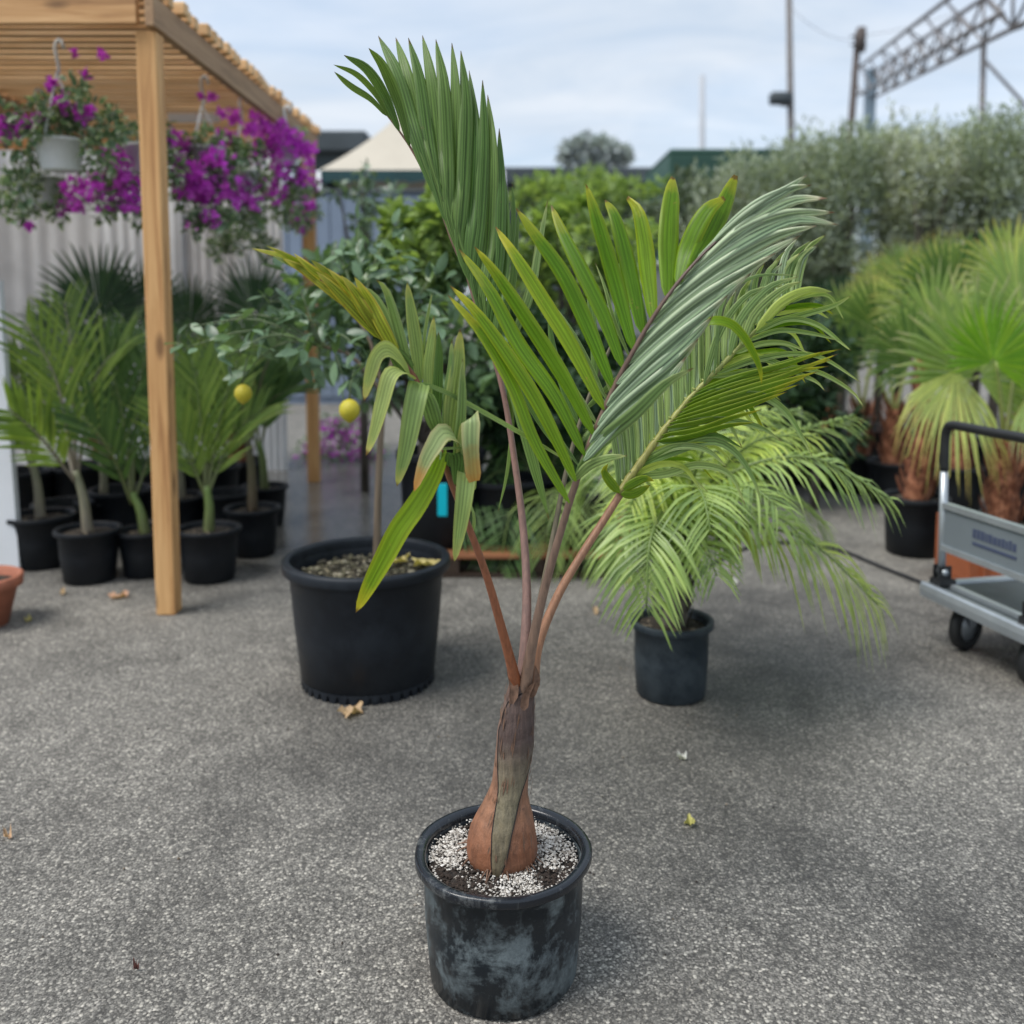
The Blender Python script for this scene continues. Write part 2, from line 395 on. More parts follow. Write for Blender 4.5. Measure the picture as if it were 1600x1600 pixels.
MAT = {}
MAT['asphalt'] = asphalt_mat()
MAT['wood_x'] = wood_mat('wood_lengthwise_x', 0, (.50, .27, .11), (.66, .40, .19), (.30, .15, .06))
MAT['wood_y'] = wood_mat('wood_lengthwise_y', 1, (.36, .22, .12), (.46, .30, .17), (.20, .12, .06), False)
MAT['wood_z'] = wood_mat('wood_lengthwise_z', 2, (.56, .30, .115), (.72, .43, .185), (.34, .155, .055))
MAT['batten'] = wood_mat('batten_wood', 0, (.74, .46, .22), (.88, .62, .36), (.52, .29, .12), False)
MAT['pallet'] = wood_mat('pallet_wood', 0, (.30, .12, .05), (.42, .20, .09), (.16, .06, .03), False)
MAT['pot_main'] = plastic_mat('scuffed_pot_plastic', (.010, .015, .020), (.17, .205, .215), .47, .60, 10, .30, 1.0)
MAT['pot'] = plastic_mat('black_pot_plastic', (.008, .011, .016), (.032, .04, .05), .45, .75, 4, .42, .7)
MAT['pot_far'] = plastic_mat('dull_black_pot_plastic', (.006, .008, .011), (.022, .026, .031), .5, .8, 6, .5, .6)
MAT['pot_blue'] = plastic_mat('blue_black_pot_plastic', (.020, .029, .037), (.085, .105, .115), .42, .70, 9, .45, .7)
MAT['rim_wet'] = plastic_mat('glossy_pot_rim', (.010, .013, .018), (.16, .17, .17), .56, .70, 14, .20, .9, .5)
MAT['soil'] = soil_mat('dark_potting_mix', (.012, .009, .007), (.035, .026, .018), (.22, .18, .12), 70)
MAT['soil_main'] = soil_mat('damp_potting_mix', (.008, .006, .005), (.03, .023, .018), (.35, .32, .28), 150)
def perlite_mat():
    m, nt, b, L = new_mat('perlite_grain'); g = nd(nt, 'ShaderNodeNewGeometry')
    L(ramp(nt, g.outputs['Random Per Island'], [(0, (.16, .14, .12)), (.18, (.34, .31, .27)), (.45, (.55, .52, .47)), (1, (.74, .71, .66))]).outputs[0], b.inputs['Base Color']); b.inputs['Roughness'].default_value = .85; return m
MAT['perlite'] = perlite_mat()
MAT['bark_chip'] = simple('bark_chip', (.035, .024, .018), .9, 0, .4, 60)
MAT['white'] = simple('white_painted_board', (.80, .82, .84), .5, 0, .04, 3)
MAT['white_pot'] = simple('white_basket_plastic', (.66, .70, .70), .45, 0, .08, 6)
MAT['terracotta'] = simple('terracotta_clay', (.36, .13, .075), .75, 0, .2, 14, .2)
MAT['metal'] = simple('grey_painted_metal', (.42, .46, .49), .38, .6, .1, 10)
MAT['panel'] = simple('grey_sign_panel', (.20, .235, .26), .45, .3, .06, 5)
MAT['rubber'] = simple('black_rubber', (.012, .013, .014), .55, 0, .2, 20)
MAT['deck'] = simple('grey_deck_sheet', (.05, .06, .065), .45, 0, .2, 8)
MAT['orange_box'] = simple('rusty_orange_crate', (.30, .085, .03), .6, 0, .15, 8)
MAT['print'] = simple('blue_print', (.055, .07, .125), .5, 0, .05, 5)
MAT['cyan'] = simple('cyan_plant_tag', (.0, .50, .62), .4, 0, .05, 5)
MAT['pallet_shade'] = wood_mat('shade_dark_pallet_wood', 0, (.035, .02, .012), (.06, .035, .02), (.015, .01, .007), False)  # shadow under the deck painted into the wood of bearers and bottom boards
MAT['stake'] = wood_mat('cane_wood', 2, (.16, .12, .08), (.24, .18, .12), (.08, .055, .035), False)
MAT['canvas'] = simple('cream_tent_canvas', (.50, .455, .375), .8, 0, .06, 2)
MAT['teal'] = simple('dark_teal_valance', (.015, .06, .065), .7, 0, .2, 3)
MAT['roof_dark'] = simple('dark_grey_roofing', (.06, .075, .085), .7, 0, .2, 1)
MAT['wall_blue'] = simple('blue_grey_cladding', (.20, .25, .33), .7, 0, .12, 1)
MAT['wall_dark'] = simple('dark_wall_paint', (.05, .065, .07), .8, 0, .2, .6)
MAT['green_box'] = simple('dark_green_sheet_metal', (.04, .10, .075), .6, .2, .15, .5)
MAT['pole'] = simple('weathered_pole_timber', (.17, .16, .155), .85, 0, .2, 2)
MAT['pole_dark'] = simple('dark_pole_timber', (.085, .07, .065), .85, 0, .2, 2)
MAT['steel'] = simple('galvanised_lattice_steel', (.20, .19, .19), .5, .5, .25, 3)
MAT['column'] = simple('blue_grey_steel_column', (.22, .29, .35), .5, .3, .15, 2)
MAT['cable'] = simple('black_hose', (.012, .012, .014), .4, 0, .2, 20)
MAT['sheet'] = None
# ---------------------------------------------------------------- ground
mb = MB(); mb.add([Vector(p) for p in ((-900, -60, 0), (900, -60, 0), (900, 1600, 0), (-900, 1600, 0))], [(0, 1, 2, 3)])
ground = mb.build('ground', MAT['asphalt'], smooth=False); tag(ground, kind='structure')

# ---------------------------------------------------------------- timber pergola
PGX0, PGX1, PGY0, PGY1 = -4.9, -1.50, 4.14, 7.55
pg = thing('timber_pergola', (-1.56, 4.2, 0), 'open timber pergola with slatted roof, hung with purple flower baskets', 'pergola')
def post(x0, x1, y0, y1, h):
    m = MB(); m.box(x0, x1, y0, y1, 0, h, bev=.006); m.build('post', MAT['wood_z'], pg, smooth=False)
post(-1.606, -1.517, 4.16, 4.25, 2.56)
post(-1.606, -1.517, 7.34, 7.43, 2.56)
post(-4.80, -4.71, 4.16, 4.25, 2.56)
post(-4.80, -4.71, 7.34, 7.43, 2.56)
m = MB(); m.box(PGX0, -1.585, 4.125, 4.163, 2.578, 2.775, bev=.004); m.build('front_beam', MAT['wood_x'], pg, smooth=False)
m = MB(); m.box(PGX0, -1.585, 7.40, 7.44, 2.578, 2.69, bev=.004); m.build('rear_beam', MAT['wood_x'], pg, smooth=False)
m = MB(); m.box(-1.545, -1.505, 4.11, 7.50, 2.565, 2.695, bev=.004); m.build('side_beam', MAT['wood_y'], pg, smooth=False)
m = MB(); m.box(-4.86, -4.82, 4.11, 7.50, 2.565, 2.695, bev=.004); m.build('side_beam', MAT['wood_y'], pg, smooth=False)
m = MB(); m.box(-3.2, -3.16, 4.166, 7.39, 2.565, 2.692, bev=.004); m.build('rafter', MAT['wood_y'], pg, smooth=False)
rnd = random.Random(4)
m = MB(); m.box(-1.70, 1.70, -.03, .03, 0, .058, bev=.006)
bat = None; y = 4.21; k = 0
while y < 7.5:
    if bat is None:
        bat = m.build('roof_batten', MAT['batten'], pg, smooth=False, origin=Vector((0, 0, 0))); o = bat
    else: o = copy_part(bat, pg)
    o.location = Vector((-3.19 + rnd.uniform(-.015, .02), y, 2.698)) - Vector(pg.location); o.rotation_euler.z = rnd.uniform(-.004, .004)
    y += .112 + rnd.uniform(-.008, .008); k += 1
m = MB()
for i in range(27):                                          # corrugated cover over the battens: one sheet per metre
    pass
m = MB(); nn = 100
ring0, ring1 = [], []
for i in range(nn + 1):
    yy = 4.16 + (7.5 - 4.16) * i / nn; z = 2.775 + .009 * math.sin(i * .26 * math.pi * 1.6)
    ring0.append(Vector((PGX0, yy, z))); ring1.append(Vector((-1.492, yy, z)))
m = MB(); m.box(-2.26, -1.93, 6.35, 6.41, 2.595, 2.645, bev=.006)
lampw = m.build('white_batten', MAT['white'], pg, smooth=False)

# ---------------------------------------------------------------- corrugated fence behind the pergola
sheetA = simple('weathered_white_sheet', (.60, .60, .605), .6, 0, .16, 2.5); sheetB = simple('grey_sheet', (.54, .545, .55), .6, 0, .16, 2.5); sheetC = simple('clean_white_sheet', (.66, .68, .70), .55, 0, .08, 2.5)
fn = thing('sheet_fence', (-3.2, 7.9, 0), 'pale corrugated sheet fence standing behind the palms under the pergola', 'fence')
xs = -6.35; si = 0
for wd in (1.05, .92, .98, .62, .5, .34):
    m = MB(); n_ = 44
    top = 2.84 + rnd.uniform(-.03, .03); yoff = 7.95 - (.05 if si % 2 else 0)
    rows = []
    for z in (0, .7, 1.6, top):
        rows.append([Vector((xs + (wd + .05) * i / n_, yoff + .007 * math.sin(i * .9 + .5 * math.sin(i * .23 + si)) + .012 * math.sin(z * 2 + i * .16 + si), z)) for i in range(n_ + 1)])
    m.rings(rows, closed=False)
    m.build('sheet_panel', (sheetB, sheetA, sheetB, sheetC, sheetA, sheetC)[si], fn)
    xs += wd; si += 1
m = MB(); m.box(-6.3, -1.97, 8.02, 8.06, 1.3, 1.39); m.build('rail', MAT['wood_x'], fn, smooth=False)
for x in (-6.2, -4.2, -2.08):
    m = MB(); m.box(x, x + .09, 8.063, 8.12, 0, 1.9); m.build('fence_post', MAT['wood_z'], fn, smooth=False)

# ---------------------------------------------------------------- white board and clay pot at the frame's edge
BDY = 4.85; bd = P(30, 902, BDY); bt_ = P(-2, 438, BDY)
m = MB(); m.rings([[Vector((p.x - .62, BDY, p.z)), Vector((p.x, BDY, p.z)), Vector((p.x, BDY + .045, p.z)), Vector((p.x - .62, BDY + .045, p.z))] for p in (Vector((bd.x + .004, 0, 0)), bd.lerp(bt_, .5), bt_)], True, True)
o = m.build('display_board', MAT['white'], smooth=False, origin=Vector((bd.x - .3, BDY, 0)))
single(o, 'white upright board standing behind the terracotta pot', 'board')
g = G(-6, 1000)
tp = thing('clay_pot', (P(31, 920, 4.04).x - .172, 4.04, 0), 'terracotta clay pot at the foot of the white board', 'pot')
m = MB(); c = tp.location
m.lathe([(0, .0), (.105, 0), (.148, .17), (.168, .172), (.172, .215), (.160, .222), (.150, .215), (.14, .16), (.10, .02), (0, .02)], c, 40)
m.build('pot_body', MAT['terracotta'], tp)
m = MB(); m.lathe([(.001, .185), (.08, .188), (.151, .18)], c, 24); m.build('soil', MAT['soil'], tp)

# ---------------------------------------------------------------- tent, buildings
def quad_prism(m, pts, mi=0): m.add(pts, [tuple(range(len(pts)))], mi=mi)
TY = 14.0
tt = thing('market_tent', (P(640, 300, TY).x, TY + 1.4, 0), 'cream peaked market tent with a dark teal valance', 'tent')
xl, xr = P(498, 265, TY).x, P(786, 265, TY).x; zt = P(640, 266, TY).z; zv = P(640, 284, TY).z
dp = xr - xl; ap = Vector(((xl + xr) / 2, TY + dp / 2, P(640, 150, TY + dp / 2).z))
cs = [Vector((xl, TY, zt)), Vector((xr, TY, zt)), Vector((xr, TY + dp, zt)), Vector((xl, TY + dp, zt))]
m = MB()
for i in range(4):
    a, b_ = cs[i], cs[(i + 1) % 4]; rows = []
    for k in range(9):
        t = k / 8; sag = -.10 * math.sin(t * math.pi)
        rows.append([a.lerp(ap, t).lerp(b_.lerp(ap, t), j / 6) + Vector((0, 0, sag)) for j in range(7)])
    m.rings(rows, closed=False)
m.build('canopy', MAT['canvas'], tt)
m = MB()
for i in range(4):
    a, b_ = cs[i], cs[(i + 1) % 4]
    m.rings([[a.lerp(b_, j / 24) + Vector((0, 0, .004)) for j in range(25)], [a.lerp(b_, j / 24) + Vector((0, 0, -(zt - zv) * (1 + .12 * math.sin(j * 2.2)))) for j in range(25)]], closed=False)
m.build('valance', MAT['teal'], tt)
for cpt in cs:
    m = MB(); m.tube([Vector((cpt.x, cpt.y, 0)), Vector((cpt.x, cpt.y, zt - .01))], .03, 8); m.build('pole', MAT['white'], tt)

def block(name, label, cat, pxl, pxr, ytop, Y, depth, wmat, rmat, roof_over=.15, roof_h=.25, extra=None):
    x0, x1 = P(pxl, ytop, Y).x, P(pxr, ytop, Y).x; z = P((pxl + pxr) / 2, ytop, Y).z
    t = thing(name, ((x0 + x1) / 2, Y + depth / 2, 0), label, cat)
    m = MB(); m.box(x0, x1, Y, Y + depth, 0, z - roof_h); m.build('wall', wmat, t, smooth=False)
    m = MB(); m.box(x0 - roof_over, x1 + roof_over, Y - roof_over, Y + depth + roof_over, z - roof_h + .003, z, bev=.04); m.build('roof', rmat, t, smooth=False)
    return t, x0, x1, z
b1, bx0, bx1, bz = block('shed', 'dark grey low shed with a flat roof beside the tent', 'shed', 470, 556, 207, 24, 5, MAT['wall_dark'], MAT['roof_dark'], .3, .5)
m = MB(); m.box(bx0 + .3, bx0 + .9, 23.94, 23.997, 1.5, 3.2); m.build('window', MAT['roof_dark'], b1, smooth=False)
b2, bx0, bx1, bz = block('cabin', 'blue grey clad site cabin under the tent', 'cabin', 405, 670, 296, 13.2, 2.0, MAT['wall_blue'], MAT['roof_dark'], .05, .06)
for k in range(12):
    xx = bx0 + (bx1 - bx0) * (k + .5) / 12
    m = MB(); m.box(xx - .09, xx + .09, 13.17, 13.198, .1, bz - .1, bev=.006); m.build('cladding_panel', MAT['wall_blue'], b2, smooth=False)
b3, bx0, bx1, bz = block('warehouse', 'long dark low warehouse on the skyline between the tent and the green container', 'warehouse', 770, 1062, 263, 30, 8, MAT['wall_dark'], MAT['roof_dark'], .3, .5)
b4, bx0, bx1, bz = block('shipping_container', 'dark green steel container stack with a flat top before the hedge trees', 'container', 1046, 1246, 232, 22, 4, MAT['green_box'], MAT['green_box'], .0, .12)
for k in range(26):
    xx = bx0 + (bx1 - bx0) * (k + .5) / 26
    m = MB(); m.box(xx - .03, xx + .03, 21.96, 21.998, .1, bz - .14); m.build('rib', MAT['green_box'], b4, smooth=False)
b5, bx0, bx1, bz = block('garden_wall', 'low grey concrete wall behind the leafy shrubs', 'wall', 905, 1330, 408, 9.8, .2, simple('grey_concrete', (.24, .25, .26), .85, 0, .15, 2), simple('pale_coping', (.42, .43, .44), .8, 0, .1, 2), .04, .06)

# ---------------------------------------------------------------- poles, wires and the lattice gantry
def pole(name, label, cat, ptop, pbot, Y, r, mat, extra=0):
    a = P(ptop[0], ptop[1], Y); b_ = P(pbot[0], pbot[1], Y)
    d = (a - b_) / (a.z - b_.z); foot = b_ - d * b_.z
    if extra: a = a + d * extra
    t = thing(name, foot, label, cat)
    m = MB(); m.tube([foot, foot.lerp(a, .5), a], [r * 1.1, r, r * .85], 12); m.build('shaft', mat, t)
    return t, foot, a
t, f0, a0 = pole('utility_pole', 'tall weathered utility pole carrying a dark transformer box', 'utility pole', (1233, 0), (1236, 222), 34, .125, MAT['pole'], 1.2)
pb = P(1219, 154, 34)
m = MB(); m.box(pb.x - .36, pb.x + .36, 33.75, 34.2, pb.z - .20, pb.z + .20, bev=.05); m.build('transformer_box', MAT['roof_dark'], t)
m = MB(); m.box(pb.x, pb.x + .42, 33.93, 34.0, pb.z - .28, pb.z - .22); m.build('bracket', MAT['steel'], t, smooth=False)
m = MB(); m.box(a0.x - .9, a0.x + .9, 33.94, 34.06, a0.z - .5, a0.z - .38); m.build('crossarm', MAT['pole_dark'], t, smooth=False)
t, f1, a1 = pole('utility_pole', 'short dark leaning utility pole beside the lattice gantry', 'utility pole', (1341, 50), (1328, 222), 36, .14, MAT['pole_dark'])
pp = P(1340, 72, 36)
m = MB(); m.tube([pp + Vector((.05, -.2, .6)), pp + Vector((.05, -.2, -.25))], .17, 12); m.build('insulator', MAT['pole_dark'], t)
for k in (.15, .45):
    m = MB(); m.box(a1.x - .3, a1.x + .3, 35.9, 35.98, a1.z - k - .05, a1.z - k); m.build('crossarm', MAT['pole_dark'], t, smooth=False)
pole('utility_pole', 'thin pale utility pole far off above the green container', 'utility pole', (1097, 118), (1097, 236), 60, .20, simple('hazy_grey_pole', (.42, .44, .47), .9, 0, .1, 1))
t, f2, a2 = pole('lamp_post', 'slim grey post with a slanted stay under the gantry', 'post', (1537, 68), (1534, 196), 26, .085, MAT['steel'])
s0, s1 = P(1540, 96, 26), P(1640, 206, 26)
m = MB(); m.tube([s0, s1], .045, 6); m.build('stay', MAT['steel'], t)
s2 = P(1600, 40, 25)
m = MB(); m.tube([P(1537, 70, 26), P(1552, 58, 25.6), s2], .05, 6); m.build('arm', MAT['steel'], t)
# gantry
ga, gb = 42.0, 20.0
A_t, A_b = P(1366, 112, ga), P(1366, 152, ga); B_t, B_b = P(1640, -72, gb), P(1640, 16, gb)
gt = thing('lattice_gantry', (A_b.x, ga, 0), 'long steel lattice gantry rising on a blue grey column', 'gantry')
foot = Vector((P(1357, 220, ga).x, ga, 0)); top = P(1358, 108, ga)
m = MB(); m.box(foot.x - .2, foot.x + .2, ga - .2, ga + .2, 0, top.z, bev=.02); m.build('column', MAT['column'], gt, smooth=False)
along = (B_t - A_t).normalized(); sidev = along.cross(Vector((0, 0, 1))).normalized() * .9
chords = {}
for nm, a_, b_ in (('t0', A_t, B_t), ('b0', A_b, B_b)):
    for q in (0, 1):
        off = sidev * q; chords[nm + str(q)] = (a_ + off, b_ + off)
        m = MB(); m.tube([a_ + off, b_ + off], .062, 6); m.build('chord', MAT['steel'], gt)
NB = 9
for q in '01':
    for i in range(NB):
        a_ = chords['t0' + q][0].lerp(chords['t0' + q][1], i / NB); b_ = chords['b0' + q][0].lerp(chords['b0' + q][1], (i + 1) / NB)
        c_ = chords['b0' + q][0].lerp(chords['b0' + q][1], i / NB); d_ = chords['t0' + q][0].lerp(chords['t0' + q][1], (i + 1) / NB)
        for (u_, v_) in (((a_, b_), (c_, d_), (a_, c_)) if q == '0' else ((a_, b_),)):
            m = MB(); m.tube([u_, v_], .040, 5); m.build('brace', MAT['steel'], gt)
for i in range(0, NB, 2):
    for lv in ('t0', 'b0'):
        u_ = chords[lv + '0'][0].lerp(chords[lv + '0'][1], i / NB); v_ = chords[lv + '1'][0].lerp(chords[lv + '1'][1], (i + 1) / NB)
        m = MB(); m.tube([u_, v_], .03, 5); m.build('brace', MAT['steel'], gt)
def wire(a_, b_, sag, label, r=.009):
    pts = [a_.lerp(b_, i / 16) - Vector((0, 0, sag * 4 * (i / 16) * (1 - i / 16))) for i in range(17)]
    m = MB(); m.tube(pts, r, 5); o = m.build('overhead_wire', MAT['pole']); single(o, label, 'wire', 'overhead wires')
wire(P(1343, 56, 36), P(1640, -40, 24), .25, 'thin overhead wire running from the short dark pole to above the gantry')
wire(P(1341, 62, 36), P(1234, 10, 34), .35, 'thin overhead wire slung between the two utility poles', .008)

# ---------------------------------------------------------------- tree makers
def leaf_verts(mb, p, d, nrm, ln, wd, mi=0, fold=.15, seg=1):
    s_ = d.cross(nrm); s_ = s_.normalized() if s_.length > 1e-5 else Vector((1, 0, 0)); n2 = s_.cross(d)
    if seg == 1:
        mid = p + d * ln * .45
        mb.add([p, mid - s_ * wd * .5 + n2 * fold * wd, p + d * ln - n2 * .1 * ln, mid + s_ * wd * .5 + n2 * fold * wd], [(0, 3, 2, 1)], [(0, .5), (.45, 0), (1, .5), (.45, 1)], mi)
    else:
        m1, m2 = p + d * ln * .32, p + d * ln * .7 - n2 * ln * .04
        mb.add([p, m1 - s_ * wd * .5 + n2 * fold * wd, m1, m1 + s_ * wd * .5 + n2 * fold * wd, m2 - s_ * wd * .38 + n2 * fold * wd, m2, m2 + s_ * wd * .38 + n2 * fold * wd, p + d * ln - n2 * .14 * ln],
               [(0, 2, 1), (0, 3, 2), (1, 2, 5, 4), (2, 3, 6, 5), (4, 5, 7), (5, 6, 7)],
               [(0, .5), (.32, 0), (.32, .5), (.32, 1), (.7, .1), (.7, .5), (.7, .9), (1, .5)], mi)
def rvec(r): 
    while True:
        v = Vector((r.uniform(-1, 1), r.uniform(-1, 1), r.uniform(-1, 1)))
        if .05 < v.length < 1: return v.normalized()
def foliage(mb, clumps, n, ln, wd, r, up=.3, seg=1, mi=0):
    """leaf-sized faces gathered round clump centres (centre, radius)"""
    tot = sum(c[1] ** 2 for c in clumps)
    for c, rad in clumps:
        for _ in range(int(n * rad * rad / tot)):
            d = rvec(r); p = c + d * rad * (r.random() ** .45) * Vector((1, 1, .85)).length / 1.65
            dd = (d * .7 + rvec(r) * .8 + Vector((0, 0, up))).normalized()
            leaf_verts(mb, p, dd, (rvec(r) + Vector((0, 0, 1.2))).normalized(), ln * r.uniform(.65, 1.25), wd * r.uniform(.7, 1.2), mi, seg=seg)
OLIVE = [leaf_mat('olive_foliage_' + n_, c, None, rough=.6, trans=.3, var=.4, island=True) for n_, c in (('grey', (.35, .40, .325)), ('dark', (.28, .335, .265)), ('silver', (.42, .46, .39)))]
BARKM = simple('grey_bark', (.10, .085, .07), .9, 0, .3, 10, .4)
def olive(x, y, h, wd, label, mat, seed, n=5200):
    r = random.Random(seed)
    t = thing('olive_tree', (x, y, 0), label, 'tree', 'grey green trees of the tall hedge')
    top = Vector((x + r.uniform(-.1, .1), y, h * .8))
    m = MB(); base = Vector((x, y, 0))
    m.tube([base, base + Vector((.03, 0, h * .25)), top], [.055, .045, .02], 8)
    for k in range(7):
        z0 = h * (.25 + .06 * k); a = r.uniform(0, 6.3)
        q = base + Vector((.02, 0, z0)); e = q + Vector((math.cos(a) * wd * .35, math.sin(a) * wd * .35, h * .25))
        m.tube([q, q.lerp(e, .5) + Vector((0, 0, -.04)), e], [.022, .016, .006], 6)
    m.build('trunk', BARKM, t)
    cl = []
    for k in range(46):
        zz = r.uniform(.30, .95); rr = wd * .5 * (math.sin(min(1, (1.05 - zz) / .55) * math.pi / 2)) * math.sqrt(r.random()) ; a = r.uniform(0, 6.3)
        cl.append((Vector((x + math.cos(a) * rr, y + math.sin(a) * rr, h * zz)), r.uniform(.14, .30)))
    m = MB(); foliage(m, cl, n, .085, .022, r, .5)
    for k in range(60):                                     # upright whips standing out of the top
        a = r.uniform(0, 6.3); rr = wd * .45 * math.sqrt(r.random()); b0 = Vector((x + math.cos(a) * rr, y + math.sin(a) * rr, h * r.uniform(.72, .9)))
        dv = Vector((r.uniform(-.25, .25), r.uniform(-.2, .2), 1)).normalized(); L_ = r.uniform(.2, .5)
        for q in range(14):
            leaf_verts(m, b0 + dv * L_ * q / 14, (dv + rvec(r) * .8).normalized(), rvec(r), .08, .02)
    o = m.build('crown', mat, t)
hx = [(1136, 268, 9.6), (1200, 240, 9.3), (1262, 222, 9.7), (1322, 212, 9.2), (1384, 206, 9.5), (1446, 196, 9.0), (1508, 204, 9.3), (1570, 190, 8.9), (1640, 186, 9.1)]
what = ['first grey green tree of the tall hedge, beside the green container', 'grey green hedge tree standing under the pole with the transformer box', 'grey green hedge tree between the two utility poles',
        'grey green hedge tree standing under the short dark pole', 'hedge tree standing under the start of the lattice gantry', 'tall silvery hedge tree below the middle of the gantry',
        'hedge tree behind the big bright fan palm leaf', 'hedge tree standing under the slim post with the stay', 'last hedge tree, cut off by the picture edge']
for i, (px, py, Y) in enumerate(hx):
    p = P(px, py, Y); olive(p.x, Y, p.z / .97, .82, what[i], OLIVE[(0, 1, 0, 1, 0, 2, 0, 1, 0)[i]], 20 + i)
# second rank in the gaps, behind
for i, (px, py, Y) in enumerate([(1168, 262, 10.6), (1292, 226, 10.7), (1416, 212, 10.5), (1540, 204, 10.4)]):
    p = P(px, py, Y); olive(p.x, Y, p.z / .97, 1.0, ('dark tree in the hedge rear rank beside the green container', 'dark hedge tree in the rear rank between the utility poles', 'dark tree in the rear rank below the gantry start', 'dark tree in the rear rank behind the slim post')[i], OLIVE[1], 60 + i, 3600)
# far tree on the skyline and bushes in the middle distance
def bush(name, label, cat, pcl, Y, ln, wd, n, mat, seed, group=None, spread=.6, trunk_px=None, seg=1, pot=None):
    r = random.Random(seed); cl = []
    for (px, py, rad) in pcl:
        c = P(px, py, Y + r.uniform(-spread, spread)); cl.append((c, rad * Y / F))
    cx = sum(c[0].x for c in cl) / len(cl) if trunk_px is None else P(trunk_px, 700, Y).x
    t = thing(name, (cx, Y, 0), label, cat, group)
    m = MB(); base = Vector((cx, Y, 0 if pot is None else .3)); fork = Vector((cx, Y, min(c[0].z for c in cl) * .6 + .1))
    m.tube([base, fork], [.03 * Y / 6, .024 * Y / 6], 7)
    for c, rad in cl: m.tube([fork, fork.lerp(c, .55) + Vector((0, 0, .05)), c], [.016 * Y / 6, .011 * Y / 6, .004 * Y / 6], 5)
    m.build('trunk', BARKM, t)
    m = MB(); foliage(m, cl, n, ln, wd, r, .25, seg); m.build('foliage', mat, t)
    return t
BUSH_BRIGHT = leaf_mat('bright_shrub_leaf', (.24, .34, .12), None, rough=.4, trans=.4, var=.4, island=True)
BUSH_MID = leaf_mat('mid_green_shrub_leaf', (.155, .255, .13), None, rough=.35, trans=.3, var=.45, island=True, spec=.6)
BUSH_BLUE = leaf_mat('blue_green_shrub_leaf', (.16, .24, .17), None, rough=.32, trans=.25, var=.45, island=True, spec=.7)
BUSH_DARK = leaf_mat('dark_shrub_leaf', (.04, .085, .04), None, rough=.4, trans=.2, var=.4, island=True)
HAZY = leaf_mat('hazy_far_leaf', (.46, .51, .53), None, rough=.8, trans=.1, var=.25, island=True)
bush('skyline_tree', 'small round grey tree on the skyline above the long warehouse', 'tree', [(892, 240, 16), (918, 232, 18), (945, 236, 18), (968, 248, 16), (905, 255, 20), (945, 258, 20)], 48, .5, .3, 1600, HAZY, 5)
bush('leafy_shrub', 'yellow green bush in the middle distance behind the upright palm leaflets', 'shrub', [(820, 306, 22), (850, 296, 24), (885, 300, 26), (920, 292, 26), (955, 306, 28), (985, 300, 22), (870, 318, 22), (1030, 304, 20)], 11, .15, .07, 900, BUSH_BRIGHT, 6)
bush('leafy_shrub', 'dull dark shrub before the grey garden wall', 'shrub', [(1000, 360, 40), (1060, 340, 40), (1110, 350, 46), (1180, 370, 44), (1240, 380, 40), (1290, 400, 36), (1130, 300, 30), (1070, 290, 24)], 10.6, .11, .05, 4200, leaf_mat('dull_shrub_leaf', (.13, .17, .12), None, rough=.6, trans=.2, var=.4, island=True), 7)
bush('leafy_shrub', 'bright green leafy shrub beside the stem of the tall upright frond', 'shrub', [(630, 395, 26), (655, 360, 28), (690, 345, 28), (720, 370, 28), (660, 410, 32), (700, 410, 32), (735, 330, 20), (620, 350, 20), (690, 310, 16)], 5.2, .11, .055, 1100, BUSH_BRIGHT, 8, trunk_px=690, spread=.35, seg=2)
bush('leafy_shrub', 'bright leafy shrub showing between the yellow green palm leaflets', 'shrub', [(830, 380, 34), (870, 350, 34), (905, 330, 24), (880, 400, 40), (930, 380, 34), (840, 440, 40), (900, 460, 44), (960, 430, 40), (1000, 380, 30)], 5.9, .11, .055, 1050, BUSH_BRIGHT, 9, trunk_px=880, spread=.4, seg=2)
bush('tall_sapling', 'thin tall sapling standing before the tent', 'sapling', [(572, 268, 10), (566, 300, 16), (578, 330, 16), (562, 350, 14), (572, 385, 20), (548, 410, 22), (590, 410, 20), (530, 300, 10), (610, 300, 12)], 7.0, .085, .045, 330, BUSH_BLUE, 10, trunk_px=570, spread=.25, seg=2)
bush('leafy_shrub', 'dark green shrub filling the space behind the lemon tree', 'shrub', [(520, 440, 50), (580, 420, 46), (640, 450, 50), (700, 450, 46), (560, 520, 60), (640, 530, 60), (710, 520, 50), (740, 440, 34), (600, 590, 50), (690, 590, 50), (490, 500, 40), (760, 560, 40), (730, 620, 40)], 5.0, .10, .05, 1700, BUSH_MID, 11, trunk_px=660, spread=.3, seg=2)
bush('leafy_shrub', 'dark shrub in the shade behind the wide hanging leaflet', 'shrub', [(800, 520, 44), (850, 540, 46), (900, 560, 46), (800, 600, 44), (860, 630, 50), (920, 620, 44), (780, 660, 36), (960, 560, 40)], 5.5, .10, .05, 1900, BUSH_DARK, 12, trunk_px=840, spread=.3, seg=2)
